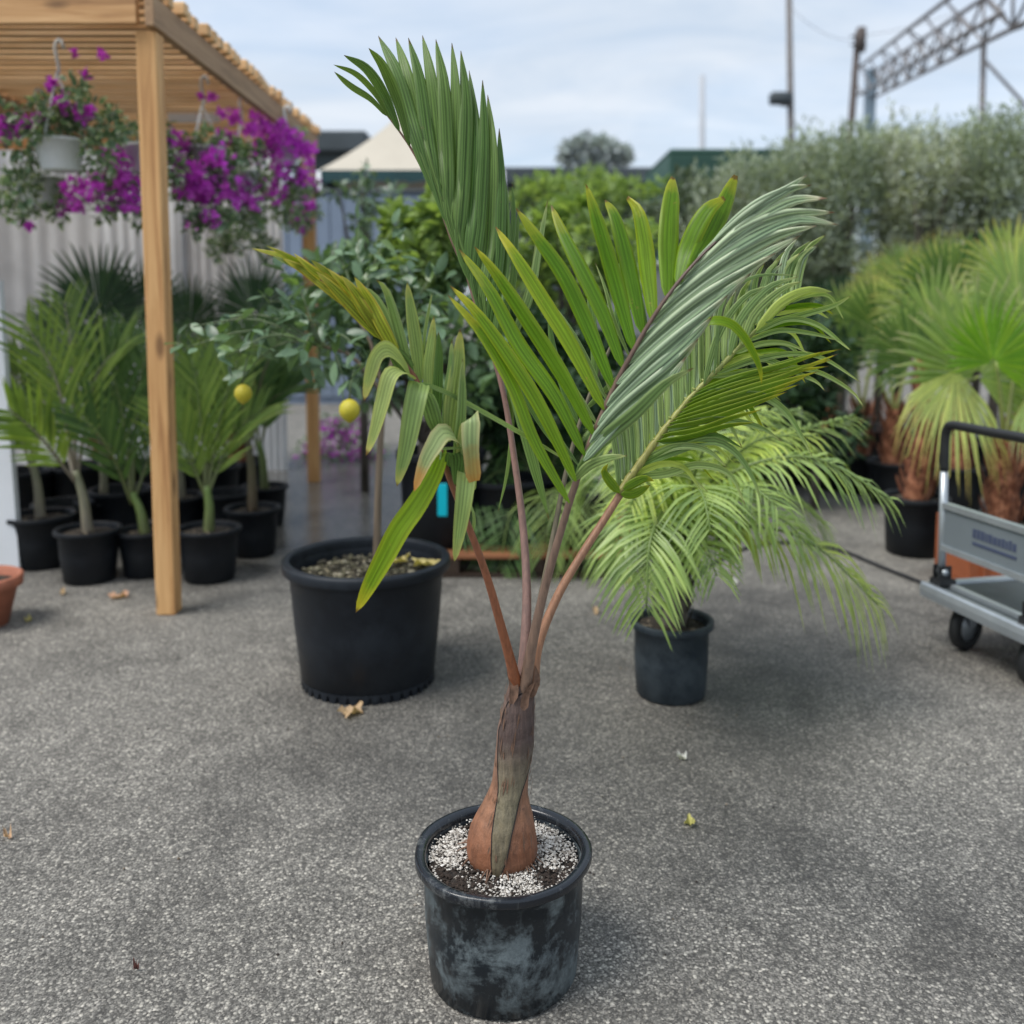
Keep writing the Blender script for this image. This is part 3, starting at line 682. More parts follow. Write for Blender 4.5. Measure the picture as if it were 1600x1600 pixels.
# ---------------------------------------------------------------- pots
def pot(parent, c, rt, rb, h, mat, lip=.018, soil=.05, soilmat=None, seg=44, wob=None, rim_mat=None, teeth=False, lh=None):
    c = Vector(c); m = MB(); lh = lh or max(.02, h * .085); z0 = .030 if teeth else 0
    m.lathe([(.001, z0 + .004), (rb * .93, z0 + .002), (rb, z0 + .008), (rb + (rt - rb) * .5, h * .5), (rt - .008, h - lh * 1.7), (rt - .004, h - lh * 1.6), (rt - .004, h - lh * 1.05), (rt + lip * .3, h - lh)], c, seg, 0, wob)
    m.lathe([(rt - .012, h - lh), (rt - .016, h - lh * 1.4), (rt * .97 - .012, h * .6), (rb * .97, .03)], c, seg, 0, wob)
    if teeth:                                            # the foot of the wall is notched by drain slots
        NS = 240; lo, hi = [], []
        for k in range(NS):
            a = 2 * math.pi * k / NS; d = Vector((math.cos(a), math.sin(a), 0))
            slot = (k % 6) in (0, 1)
            lo.append(c + d * rb * .998 + Vector((0, 0, .026 if slot else 0))); hi.append(c + d * (rb * 1.0) + Vector((0, 0, .036)))
        m.rings([lo, hi], True); m.rings([[p + (c - p) * .02 + Vector((0, 0, .0005)) for p in lo], lo], True)
        m.lathe([(rb * .955, 0), (rb * .955, .04)], c, 40)
    body = m.build('pot', mat, parent)
    m = MB()
    m.lathe([(rt - .012, h - lh), (rt + lip * .5, h - lh), (rt + lip * .92, h - lh * .97), (rt + lip, h - lh * .9), (rt + lip * 1.02, h - lh * .3), (rt + lip * .95, h - lh * .12), (rt + lip * .7, h - lh * .02), (rt + lip * .3, h), (rt - .004, h - .0005), (rt - .009, h - .003), (rt - .012, h - lh * .3), (rt - .012, h - lh)], c, seg, 0, wob)
    m.build('pot_rim', rim_mat or mat, parent)
    r_ = random.Random(int(c.x * 1000) + int(c.y * 1000)); m = MB(); rings = []
    rs = rt * .95 - .012
    for k in range(9):
        rr = rs * k / 8 + .001; rings.append([c + Vector((rr * math.cos(2 * math.pi * j / 40), rr * math.sin(2 * math.pi * j / 40), h - soil + r_.uniform(-.006, .006) * (1 if k < 8 else 0) + .012 * (1 - k / 8))) for j in range(40)])
    m.rings(rings, True)
    m.build('soil', soilmat or MAT['soil'], parent)

# ---------------------------------------------------------------- feather palms
def feather(mb, pts, n, L, wd, up=Vector((0, 0, 1)), rise=.25, droop=.5, fwd=.55, rr=.008, r=None, start=.15, mi_r=0, mi_l=1, jit=.12, seg=4, n0=18):
    S_ = spline(pts, n0)
    mb.tube(S_, [rr * (1 - .8 * i / n0) + .0012 for i in range(n0 + 1)], 6, mi_r)
    for k in range(n):
        t = start + (1 - start) * (k + .5) / n; x = t * n0; i = min(int(x), n0 - 1); p = S_[i].lerp(S_[i + 1], x - i)
        T = (S_[min(i + 1, n0)] - S_[max(i - 1, 0)]).normalized()
        U = (up - T * up.dot(T)); U = U.normalized() if U.length > .05 else Vector((0, -1, 0)); S1 = T.cross(U)
        q = (t - start) / (1 - start)
        ll = L * (.45 + .55 * math.sin(min(1, q * 1.6 + .15) * math.pi / 2)) * (1 - .55 * max(0, (q - .55) / .45) ** 1.5)
        fw = fwd + .5 * q
        for s_ in (-1, 1):
            d = (S1 * s_ * (1 + r.uniform(-jit, jit)) + T * fw * (1 + r.uniform(-jit, jit)) + U * (rise + r.uniform(-jit, jit))).normalized()
            l2 = ll * r.uniform(.85, 1.08); g_ = Vector((0, 0, -1)) * l2 * droop * r.uniform(.6, 1.3)
            q1, q2 = p + d * l2 * .5 + g_ * .22, p + d * l2 * .92 + g_ * .85
            ribbon(mb, [p, q1, q2], wd * (1 if q < .8 else .75), (U - d * U.dot(d) + T * .3).normalized(), .35, seg, mi_l, base=.55, peak=.3, p=.8)
PET = {}
def pet_mat(name, a, b_, rough=.45):
    if name in PET: return PET[name]
    m, nt, b, L = new_mat(name)
    uv = nd(nt, 'ShaderNodeUVMap'); sp = nd(nt, 'ShaderNodeSeparateXYZ'); L(uv.outputs[0], sp.inputs[0])
    co = objco(nt); n = noise(nt, 30, 4, .6, co); st = noise(nt, 1, 4, .6, objco(nt, (140, 140, 14)))
    r = ramp(nt, math_(nt, 'ADD', sp.outputs['X'], math_(nt, 'MULTIPLY', math_(nt, 'SUBTRACT', n.outputs['Fac'], .5), .3)), [(.05, a), (.9, b_)])
    col = mixc(nt, 1.0, r.outputs[0], ramp(nt, st.outputs['Fac'], [(.3, (.72, .72, .74)), (.65, (1.15, 1.12, 1.1))]).outputs[0], 'MULTIPLY')
    sc2 = noise(nt, 75, 3, .7, co); col = mixc(nt, math_(nt, 'MULTIPLY', ramp(nt, sc2.outputs['Fac'], [(.60, 0), (.72, 1)]).outputs[0], .5), col, tuple(c * .5 for c in a))
    L(col, b.inputs['Base Color']); b.inputs['Roughness'].default_value = rough
    bump(nt, b, st.outputs['Fac'], .3, .001)
    PET[name] = m; return m
PM_GREEN = pet_mat('green_palm_stalk', (.13, .15, .055), (.14, .22, .05)); PM_GREY = pet_mat('grey_palm_stem', (.22, .19, .14), (.20, .21, .12)); PM_YEL = pet_mat('yellow_palm_stalk', (.20, .22, .06), (.22, .28, .07))
PL_YELLOW = leaf_mat('yellow_green_palm_leaflet', (.19, .29, .06), (.30, .30, .10), .85, rough=.45, trans=.4, var=.3, island=True)
PL_DEEP = leaf_mat('deep_green_palm_leaflet', (.085, .165, .045), (.16, .20, .08), .9, rough=.45, trans=.35, var=.35, island=True)
PL_PHOENIX = leaf_mat('pale_green_palm_leaflet', (.29, .41, .12), (.26, .33, .14), .8, rough=.38, trans=.35, var=.35, island=True, spec=.6)
PL_SUN = leaf_mat('lime_palm_leaflet', (.42, .52, .12), (.36, .42, .16), .8, rough=.4, trans=.4, var=.25, island=True)
def stem(parent, pts, radii, mat, name='trunk', seg=10):
    S_ = spline(pts, 10); rr = [radii[0] + (radii[1] - radii[0]) * i / 10 for i in range(11)]
    m = MB(); m.tube(S_, rr, seg); return m.build(name, mat, parent)
def feather_palm(label, group, base_px, Y, rt, rb, h, stem_px, fronds, lmat, smat, seed, n=22, L=.34, wd=.026, potmat=None, name='potted_palm', stem_r=(.029, .017), droop=.14):
    r = random.Random(seed); b = P(base_px, 700, Y); base = Vector((b.x, Y, 0))
    t = thing(name, base, label, 'palm', group)
    pot(t, base, rt, rb, h, potmat or MAT['pot_far'], .012, .03)
    top = P(stem_px[0], stem_px[1], Y)
    stem(t, [Vector((base.x, Y, h - .04)), Vector((base.x, Y, h)).lerp(top, .5) + Vector((.01, 0, 0)), top], stem_r, smat)
    for pts in fronds:
        w_ = [P(px, py, Y + dy_) for (px, py, dy_) in pts]
        m = MB(); full = [top + Vector((0, 0, -.06))] + w_
        feather(m, full, n, L, wd, Vector((0, -.8, .6)), .40, droop, 1.45, .009, r, .2)
        m.build('frond', [smat, lmat], t)
    return t
GP = 'young feather palms in black pots under the pergola'
feather_palm('young palm with yellow green upright fronds in the black pot nearest the white board', GP, 132, 4.72, .150, .125, .27, (118, 735),
             [[(90, 600, -.05), (40, 505, -.1)], [(150, 590, .1), (205, 530, .2)], [(60, 680, -.2), (15, 640, -.3)], [(112, 560, .1), (100, 470, .2)], [(80, 640, .2), (-10, 560, .3)]], PL_YELLOW, PM_GREY, 1, 15, .40, .023)
feather_palm('young deep green palm in the small black pot beside the front timber post', GP, 222, 4.82, .135, .11, .24, (206, 770),
             [[(190, 640, .05), (160, 530, .1)], [(215, 620, .15), (240, 520, .3)], [(170, 700, -.1), (120, 640, -.15)], [(200, 600, .3), (200, 505, .5)], [(245, 690, .2), (290, 620, .3)]], PL_DEEP, PM_GREEN, 2, 16, .40, .021)
feather_palm('young palm with bright fronds in the black pot just past the front timber post', GP, 322, 4.74, .152, .125, .27, (322, 760),
             [[(312, 640, .05), (300, 560, .05)], [(345, 650, .1), (372, 560, .2)], [(290, 700, -.05), (262, 640, -.05)], [(330, 620, .2), (340, 540, .35)], [(360, 690, .1), (410, 640, .2)]], PL_YELLOW, PM_GREEN, 3, 15, .38, .021)
feather_palm('brown stemmed young palm in the black pot under the hanging lemon', GP, 392, 5.22, .145, .12, .27, (386, 680),
             [[(372, 590, .1), (350, 520, .2)], [(410, 590, .1), (440, 520, .2)], [(350, 640, -.1), (320, 600, -.1)], [(420, 630, .1), (470, 600, .2)], [(395, 580, .2), (400, 500, .3)]], PL_DEEP, pet_mat('brown_palm_stem', (.12, .085, .05), (.13, .13, .06)), 4, 22, .32)
feather_palm('young palm in the black pot at the end of the pergola row', GP, 412, 5.95, .14, .115, .25, (404, 690),
             [[(400, 610, .1), (395, 550, .2)], [(430, 620, .1), (470, 570, .2)], [(380, 640, .1), (350, 600, .2)]], PL_DEEP, PM_GREEN, 5, 20, .34)
feather_palm('shaded palm in the second row behind the palm nearest the white board', GP, 158, 5.5, .15, .12, .26, (158, 720),
             [[(150, 620, .1), (120, 540, .2)], [(175, 610, .1), (200, 530, .2)], [(190, 660, .1), (240, 600, .2)]], PL_DEEP, PM_GREY, 6, 20, .34)
feather_palm('shaded palm in the dark pot behind the white board', GP, 58, 5.0, .17, .14, .28, (50, 720),
             [[(40, 620, .1), (-20, 560, .2)], [(70, 620, .1), (80, 540, .3)], [(20, 660, 0), (-40, 640, 0)]], PL_DEEP, PM_GREY, 7, 20, .36)
feather_palm('shaded palm in the second row behind the front timber post', GP, 280, 5.6, .15, .12, .26, (276, 720),
             [[(260, 620, .1), (240, 560, .2)], [(296, 620, .1), (320, 560, .2)], [(276, 600, .2), (280, 520, .3)]], PL_DEEP, PM_GREY, 8, 20, .34)

# ---------------------------------------------------------------- fan palms
def fan(mb, hub, axis, nrm, Rr, r, n=34, spread=230, join=.55, droop=.15, cup=.12, fold=1.0, mi=0):
    axis = axis.normalized(); nrm = (nrm - axis * nrm.dot(axis)).normalized(); side = axis.cross(nrm)
    hw = R(spread) / n / 2
    for i in range(n):
        a = -R(spread) / 2 + R(spread) * (i + .5) / n; L_ = Rr * (1 - .28 * abs(a / (R(spread) / 2)) ** 2) * r.uniform(.92, 1.05)
        rows = []; uvs = []
        rj = join * L_
        aw = a + r.uniform(-.02, .02)
        for k, (rad, wk) in enumerate(((.05, 1), (.3, 1), (join, 1), (join + (1 - join) * .4, .72), (join + (1 - join) * .78, .34), (1.0, .03))):
            rad *= L_; half = min(rad, rj) * math.tan(hw) * wk
            d = axis * math.cos(aw) + side * math.sin(aw); tt = -axis * math.sin(aw) + side * math.cos(aw)
            c = hub + d * rad + nrm * (cup * Rr * (rad / Rr) ** 2 - cup * .2) + Vector((0, 0, -1)) * droop * Rr * max(0, (rad - rj) / L_) ** 2 * 4 * r.uniform(.5, 1.5)
            f = fold * half * (1 if i % 1 == 0 else -1)
            rows += [c - tt * half - nrm * f * .5, c + nrm * f * .5, c + tt * half - nrm * f * .5]; uvs += [(rad / L_, 0), (rad / L_, .5), (rad / L_, 1)]
        fs = []
        for k in range(5):
            for j in range(2):
                b = k * 3 + j; fs.append((b, b + 1, b + 4, b + 3))
        mb.add(rows, fs, uvs, mi)
FAN_BRIGHT = leaf_mat('bright_fan_leaf', (.21, .40, .02), (.36, .34, .14), .92, rough=.45, trans=.45, var=.16, island=True)
FAN_PALE = leaf_mat('pale_fan_leaf', (.30, .42, .12), (.56, .52, .30), .72, rough=.45, trans=.4, var=.22, island=True)
FAN_YELLOW = leaf_mat('yellowing_fan_leaf', (.46, .54, .16), (.56, .46, .14), .72, rough=.5, trans=.45, var=.18, island=True)
FAN_MID = leaf_mat('mid_green_fan_leaf', (.14, .235, .06), (.36, .34, .16), .78, rough=.45, trans=.4, var=.22, island=True)
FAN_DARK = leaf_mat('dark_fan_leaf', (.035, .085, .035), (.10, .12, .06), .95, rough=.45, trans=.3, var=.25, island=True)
SHAG = None
def shag_mat():
    m, nt, b, L = new_mat('shaggy_red_bark')
    co = objco(nt); n = noise(nt, 28, 5, .65, co, .8); st = noise(nt, 1, 3, .6, objco(nt, (90, 90, 18)))
    f = math_(nt, 'MULTIPLY', math_(nt, 'ADD', n.outputs['Fac'], st.outputs['Fac']), .5)
    L(ramp(nt, f, [(.36, (.06, .022, .014)), (.5, (.24, .085, .04)), (.64, (.42, .20, .11))]).outputs[0], b.inputs['Base Color']); b.inputs['Roughness'].default_value = .85
    bump(nt, b, f, .9, .02); return m
SHAG = shag_mat()
def fan_palm(label, group, base_px, Y, rt, rb, h, trunk_px, leaves, seed, potmat=None, tr=(.075, .055)):
    r = random.Random(seed); b = P(base_px, 700, Y); base = Vector((b.x, Y, 0))
    t = thing('potted_fan_palm', base, label, 'palm', group)
    pot(t, base, rt, rb, h, potmat or MAT['pot_far'], .012, .03)
    top = P(trunk_px[0], trunk_px[1], Y); b0 = Vector((base.x, Y, h - .04))
    m = MB(); S_ = spline([b0, b0.lerp(top, .5), top], 14)
    m.tube(S_, [tr[0] + (tr[1] - tr[0]) * i / 14 + r.uniform(-.006, .008) for i in range(15)], 12)
    for k in range(26):                                  # old leaf bases lapping up the trunk
        q = k / 26; c = b0.lerp(top, q); a = k * 2.4; rad = tr[0] + (tr[1] - tr[0]) * q
        d = Vector((math.cos(a), math.sin(a), 0)); s_ = Vector((-d.y, d.x, 0))
        ribbon(m, [c + d * rad * .9, c + d * (rad + .018) + Vector((0, 0, .07)), c + d * (rad + .045) + Vector((0, 0, .13 + r.uniform(0, .05)))], .055, d, .3, 3, 0, base=.9)
    m.build('trunk', SHAG, t)
    for (hx_, hy, hdy, ax, ay, ady, Rpx, mat, spread, droop, nrm) in leaves:
        hub = P(hx_, hy, Y + hdy); ax3 = Vector((ax, ady, -ay)).normalized(); Rr = Rpx * Y / F
        m = MB(); st = top + Vector((0, 0, -.05)); mid = st.lerp(hub, .55) + Vector((0, 0, .05))
        S_ = spline([st, mid, hub], 8); m.tube(S_, [.014 - .007 * i / 8 for i in range(9)], 6, 1)
        fan(m, hub, ax3, Vector(nrm), Rr, r, 32, spread, .55, droop, mi=0)
        m.build('fan_leaf', [mat, PM_YEL], t)
    return t
GF = 'fan palms in black pots beyond the trolley'
FR = (0, -1, .25)
fan_palm('fan palm with a bright cupped leaf and a yellowing hanging leaf, beside the trolley handle', GF, 1434, 5.25, .17, .15, .33, (1452, 655),
         [(1530, 588, -.35, .35, -1, .1, 165, FAN_PALE, 250, .10, FR), (1498, 575, -.45, -.35, 1, -.5, 150, FAN_YELLOW, 100, .35, (0, -1, .5)), (1430, 560, .1, -.6, -.8, .1, 105, FAN_MID, 220, .15, FR), (1470, 520, .3, .1, -1, .2, 130, FAN_PALE, 230, .1, FR)], 31)
fan_palm('fan palm with orange shaggy trunk standing behind the trolley panel', GF, 1572, 4.75, .16, .14, .31, (1570, 690),
         [(1556, 565, -.05, .25, -1, .2, 112, FAN_BRIGHT, 240, .05, (.15, -1, .35)), (1640, 560, .1, .6, -.8, .2, 150, FAN_PALE, 220, .15, FR), (1600, 480, .3, .3, -1, .2, 140, FAN_PALE, 220, .12, FR), (1610, 620, -.1, .6, .6, -.3, 110, FAN_PALE, 160, .3, (0, -1, .6))], 32)
fan_palm('fan palm in the second row with its trunk in the shade', GF, 1396, 6.6, .17, .14, .30, (1398, 640),
         [(1380, 520, .1, -.3, -1, .1, 110, FAN_MID, 230, .12, FR), (1440, 500, .2, .3, -1, .2, 110, FAN_PALE, 230, .12, FR), (1350, 560, 0, -.8, -.5, 0, 80, FAN_MID, 200, .2, FR)], 33)
fan_palm('fan palm at the far end of the second row beside the dark gap', GF, 1342, 7.0, .17, .14, .30, (1346, 640),
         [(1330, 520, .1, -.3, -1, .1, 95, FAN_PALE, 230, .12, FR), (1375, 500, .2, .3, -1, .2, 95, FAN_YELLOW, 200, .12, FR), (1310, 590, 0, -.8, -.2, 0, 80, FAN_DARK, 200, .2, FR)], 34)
fan_palm('fan palm of the second row behind the bright cupped leaf', GF, 1500, 6.4, .17, .14, .30, (1500, 630),
         [(1490, 470, .1, -.2, -1, .1, 125, FAN_MID, 230, .12, FR), (1560, 450, .2, .3, -1, .2, 125, FAN_MID, 230, .12, FR), (1450, 480, .1, -.6, -.8, .1, 110, FAN_YELLOW, 200, .12, FR)], 35)
fan_palm('fan palm at the picture edge in the second row', GF, 1610, 6.2, .17, .14, .30, (1606, 620),
         [(1590, 440, .1, -.2, -1, .1, 120, FAN_YELLOW, 230, .12, FR), (1640, 470, .2, .3, -1, .2, 120, FAN_PALE, 230, .12, FR), (1560, 500, .1, -.6, -.8, .1, 100, FAN_PALE, 200, .12, FR)], 36)
fan_palm('fan palm of the third row with pinkish yellow leaves under the hedge', GF, 1440, 8.0, .17, .14, .30, (1440, 560),
         [(1420, 440, .1, -.3, -1, .1, 80, FAN_PALE, 230, .12, FR), (1470, 430, .1, .3, -1, .1, 80, FAN_YELLOW, 230, .12, FR), (1385, 450, .1, -.6, -.7, .1, 70, FAN_YELLOW, 200, .12, FR)], 37)
fan_palm('fan palm of the third row at the end of the pale rail', GF, 1290, 8.0, .17, .14, .30, (1290, 600),
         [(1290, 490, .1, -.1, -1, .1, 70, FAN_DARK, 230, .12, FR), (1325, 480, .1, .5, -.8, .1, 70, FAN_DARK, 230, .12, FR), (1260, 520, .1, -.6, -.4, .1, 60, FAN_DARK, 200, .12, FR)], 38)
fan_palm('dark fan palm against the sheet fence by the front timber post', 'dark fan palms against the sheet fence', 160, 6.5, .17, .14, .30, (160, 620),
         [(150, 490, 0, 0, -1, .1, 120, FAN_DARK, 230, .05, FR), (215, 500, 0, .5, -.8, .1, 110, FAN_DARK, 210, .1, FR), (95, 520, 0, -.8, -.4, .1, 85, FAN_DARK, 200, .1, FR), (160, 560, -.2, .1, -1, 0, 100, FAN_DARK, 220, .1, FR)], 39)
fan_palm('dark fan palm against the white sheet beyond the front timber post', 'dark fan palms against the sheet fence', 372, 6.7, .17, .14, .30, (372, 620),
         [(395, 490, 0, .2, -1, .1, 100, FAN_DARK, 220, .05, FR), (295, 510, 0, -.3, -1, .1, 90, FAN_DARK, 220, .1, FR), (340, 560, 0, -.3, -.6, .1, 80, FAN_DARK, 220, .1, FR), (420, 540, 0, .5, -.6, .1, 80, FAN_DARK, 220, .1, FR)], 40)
# spare pots standing in the shade behind the palms
def spare(label, px, Y, rt, h, mat=None):
    b = P(px, 700, Y); t = thing('black_pot', (b.x, Y, 0), label, 'pot', 'spare black pots in the shade'); pot(t, (b.x, Y, 0), rt, rt * .82, h, mat or MAT['pot_far'], .012, .06)
for i, (px, Y, rt, h) in enumerate([(1236, 7.4, .24, .42), (1300, 7.2, .22, .40), (1180, 7.6, .24, .45), (1120, 7.2, .24, .42), (1370, 7.7, .22, .40), (1470, 7.4, .22, .40), (1545, 7.0, .22, .38)]):
    spare(['big black pot in the dark gap below the hedge', 'black pot beside the shaded fan palm trunk at the dark gap', 'black pot behind the drooping palm fronds', 'black pot in the shade behind the small black palm pot', 'black pot in the third row below the hedge', 'black pot behind the first fan palm trunk', 'black pot behind the trolley handle'][i], px, Y, rt, h)
for i, (px, Y) in enumerate([(1215, 6.6), (1275, 6.4), (1160, 6.8)]):
    r = random.Random(70 + i); b = P(px, 700, Y)
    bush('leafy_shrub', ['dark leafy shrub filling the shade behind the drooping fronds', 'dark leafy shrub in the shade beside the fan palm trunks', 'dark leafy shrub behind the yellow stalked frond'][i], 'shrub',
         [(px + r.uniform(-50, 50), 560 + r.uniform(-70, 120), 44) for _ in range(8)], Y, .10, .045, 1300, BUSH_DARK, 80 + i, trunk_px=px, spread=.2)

for i, (px, Y, rt, h) in enumerate([(96, 5.3, .16, .28), (186, 5.5, .17, .32), (30, 5.9, .19, .36), (120, 6.1, .19, .36), (205, 6.3, .19, .34), (262, 6.2, .19, .36), (330, 6.2, .18, .34), (352, 5.6, .15, .28), (375, 6.6, .17, .30)]):
    spare(['black pot between the yellow green palm and the one behind it', 'black pot behind the small palm by the front timber post', 'big black pot in the dark behind the white board', 'big black pot of the third row under the purple flowers', 'big black pot of the third row behind the front timber post', 'black pot deep in the shade past the front timber post', 'black pot deep in the shade under the dark fan palm', 'black pot squeezed behind the palm past the front timber post', 'last black pot of the third row under the pergola'][i], px, Y, rt, h)
# ---------------------------------------------------------------- pale arching palms (centre)
def arch_palm(label, base, rt, rb, h, crown, fr, seed, potmat, L=.27, wd=.0125, n=40, trunk_r=(.05, .04), lmats=None, raise_=0):
    r = random.Random(seed); base = Vector(base)
    t = thing('potted_palm', base, label, 'palm', 'pale arching palms in pots')
    pot(t, base, rt, rb, h, potmat, .010, .03)
    crown = Vector(crown); b0 = Vector((base.x, base.y, h - .04 + base.z))
    m = MB(); S_ = spline([b0, b0.lerp(crown, .5) + Vector((.01, 0, 0)), crown], 10); m.tube(S_, [trunk_r[0] + (trunk_r[1] - trunk_r[0]) * i / 10 for i in range(11)], 12)
    for k in range(22):
        q = k / 22; c = b0.lerp(crown, q); a = k * 2.4; d = Vector((math.cos(a), math.sin(a), 0)); rad = trunk_r[0]
        ribbon(m, [c + d * rad * .9, c + d * (rad + .012) + Vector((0, 0, .04)), c + d * (rad + .03) + Vector((0, 0, .08 + r.uniform(0, .03)))], .03, d, .3, 3, 0, base=.9)
    m.build('trunk', BARKM, t)
    for i, (pts, li, dr, nn, ll) in enumerate(fr):
        w_ = [P(px, py, base.y + dy_) for (px, py, dy_) in pts]
        m = MB(); feather(m, [crown] + w_, nn, ll, wd, Vector((0, -.25, 1)), .1, dr, .45, .007, r, .2, jit=.16)
        m.build('frond', [PM_GREEN, (lmats or (PL_PHOENIX, PL_SUN))[li]], t)
    return t
bp = (P(1049, 1000, 3.31).x, 3.31, 0)
arch_palm('pale arching palm in the small blue black pot behind the bottle palm', bp, .140, .124, .277, P(1062, 880, 3.31),
  [([(1110, 850, -.05), (1170, 822, -.1), (1270, 850, -.15), (1372, 945, -.2)], 1, .85, 46, .27),
   ([(1080, 780, .1), (1120, 700, .2), (1220, 680, .3), (1330, 650, .35)], 0, .6, 40, .24),
   ([(1090, 800, -.1), (1150, 735, -.2), (1270, 715, -.25), (1392, 780, -.3)], 0, .75, 44, .22),
   ([(1050, 820, -.2), (1035, 800, -.35), (1015, 850, -.5), (1010, 950, -.55)], 0, .6, 40, .23),
   ([(1075, 820, -.25), (1085, 760, -.45), (1100, 780, -.6), (1110, 830, -.68)], 0, .5, 36, .24),
   ([(1040, 800, .2), (1000, 730, .3), (950, 720, .4), (890, 770, .4)], 0, .8, 40, .26),
   ([(1100, 830, .1), (1160, 770, .2), (1230, 770, .3), (1290, 820, .3)], 0, .7, 38, .26),
   ([(1060, 780, .3), (1070, 690, .5), (1090, 640, .7)], 0, .5, 36, .26),
   ([(1050, 850, -.15), (1020, 800, -.2), (980, 800, -.25), (960, 870, -.28)], 0, .7, 36, .22),
   ([(1070, 850, .0), (1110, 790, -.25), (1165, 760, -.4), (1215, 790, -.5)], 0, .7, 36, .22),
   ([(1055, 860, -.2), (1060, 850, -.3), (1048, 900, -.42)], 0, .5, 26, .18),
   ([(1080, 760, -.05), (1120, 670, -.08), (1190, 640, -.1)], 1, .45, 36, .22), ([(1055, 760, -.05), (1060, 680, -.1), (1110, 640, -.12)], 1, .45, 36, .22), ([(1100, 770, -.05), (1180, 690, -.1), (1270, 680, -.12)], 1, .6, 38, .22), ([(1035, 770, -.05), (1000, 690, -.1), (955, 690, -.12)], 1, .6, 34, .22),
   ([(1075, 760, .1), (1110, 650, .15), (1165, 590, .15)], 0, .4, 36, .22), ([(1050, 740, .15), (1035, 650, .2), (1050, 600, .2)], 0, .4, 34, .22), ([(1100, 745, .15), (1170, 655, .25), (1250, 640, .3)], 0, .55, 36, .22), ([(1010, 760, .15), (965, 690, .2), (930, 670, .2)], 0, .6, 34, .22),
   ([(1058, 800, .0), (1050, 730, -.05), (1075, 680, -.1)], 0, .35, 34, .22), ([(1085, 800, .05), (1130, 730, .1), (1180, 690, .1)], 1, .5, 36, .22), ([(1040, 840, -.15), (1005, 830, -.25), (985, 900, -.3)], 0, .7, 32, .20),
   ([(1075, 850, -.2), (1100, 850, -.35), (1120, 900, -.42)], 0, .6, 28, .18), ([(1060, 820, -.1), (1040, 750, -.2), (1010, 740, -.3), (985, 790, -.36)], 1, .6, 36, .22), ([(1090, 820, -.1), (1150, 800, -.2), (1220, 810, -.28), (1270, 860, -.3)], 0, .7, 38, .22), ([(1045, 850, .1), (1020, 780, .2), (1000, 700, .3)], 0, .45, 34, .24)], 51, MAT['pot_blue'])
# pallet with dark pots and a second palm
pz = .12; py0 = 4.75; px0, px1 = P(690, 900, py0).x, P(982, 900, py0).x
pl = thing('wooden_pallet', ((px0 + px1) / 2, py0 + .45, 0), 'reddish wooden pallet under the dark pots behind the bottle palm', 'pallet')
for k in range(6):
    yy = py0 + .155 * k
    m = MB(); m.box(px0, px1, yy, yy + .10, pz - .022, pz, bev=.003); m.build('deck_board', MAT['pallet'], pl, smooth=False)
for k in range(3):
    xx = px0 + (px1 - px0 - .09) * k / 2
    m = MB(); m.box(xx, xx + .09, py0 + .002, py0 + .88, .022, pz - .024); m.build('bearer', MAT['pallet_shade'], pl, smooth=False)
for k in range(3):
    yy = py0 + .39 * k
    m = MB(); m.box(px0, px1, yy, yy + .10, 0, .02); m.build('bottom_board', MAT['pallet_shade'], pl, smooth=False)
sx = P(962, 900, py0).x
m = MB(); m.box(sx, sx + .07, py0 - .09, py0 - .03, 0, .42, bev=.004); o = m.build('timber_stake', MAT['pallet'], smooth=False, origin=Vector((sx, py0 - .06, 0))); single(o, 'short reddish timber stake at the end of the pallet', 'stake')
def pallet_pot(label, px, dy_, rt, h, tagged=False):
    b = P(px, 850, py0 + dy_); t = thing('black_pot', (b.x, py0 + dy_, pz), label, 'pot', 'dark pots on the pallet'); pot(t, (b.x, py0 + dy_, pz), rt, rt * .86, h, MAT['pot_far'], .012, .05)
    return t, b
t, b = pallet_pot('tall black pot with a cyan plant tag behind the big black pot', 690, .30, .23, .50, True)
pt_ = P(691, 755, py0 + .05); pq = P(693, 806, py0 + .05)
m = MB(); m.box(pt_.x - .024, pt_.x + .026, py0 + .035, py0 + .045, pq.z, pt_.z, bev=.003); m.build('plant_tag', MAT['cyan'], t, smooth=False)
pallet_pot('black pot on the pallet between the two reddish fronds stalks', 790, .34, .21, .34)
pallet_pot('black pot on the pallet behind the palest stalk', 900, .30, .22, .30)
r_ = random.Random(91)
base = Vector((P(850, 850, py0 + .62).x, py0 + .62, pz))
arch_palm('pale arching palm in a black pot at the back of the pallet', base, .19, .16, .30, P(850, 800, py0 + .55),
  [([(800, 740, -.1), (760, 750, -.3), (716, 830, -.5)], 0, .5, 34, .30), ([(820, 720, .0), (780, 690, .0), (740, 720, .0)], 0, .6, 34, .30),
   ([(900, 720, -.1), (950, 730, -.3), (985, 820, -.5)], 0, .8, 36, .30), ([(870, 700, .1), (890, 640, .2), (930, 620, .3)], 0, .6, 34, .30),
   ([(840, 790, -.3), (800, 800, -.5), (780, 890, -.6)], 0, .6, 30, .30), ([(880, 760, -.3), (910, 770, -.5), (935, 870, -.62)], 1, .8, 32, .34),
   ([(845, 700, .2), (830, 640, .3), (800, 600, .4)], 0, .6, 34, .30), ([(860, 780, -.4), (862, 770, -.55), (856, 860, -.68)], 1, .6, 28, .30),
   ([(920, 700, .1), (990, 690, .1), (1030, 760, .0)], 0, .8, 34, .30)], 52, MAT['pot_far'], .40, .0115, lmats=(leaf_mat('shaded_palm_leaflet', (.10, .20, .06), (.20, .27, .11), .85, rough=.4, trans=.3, var=.35, island=True), PL_PHOENIX))
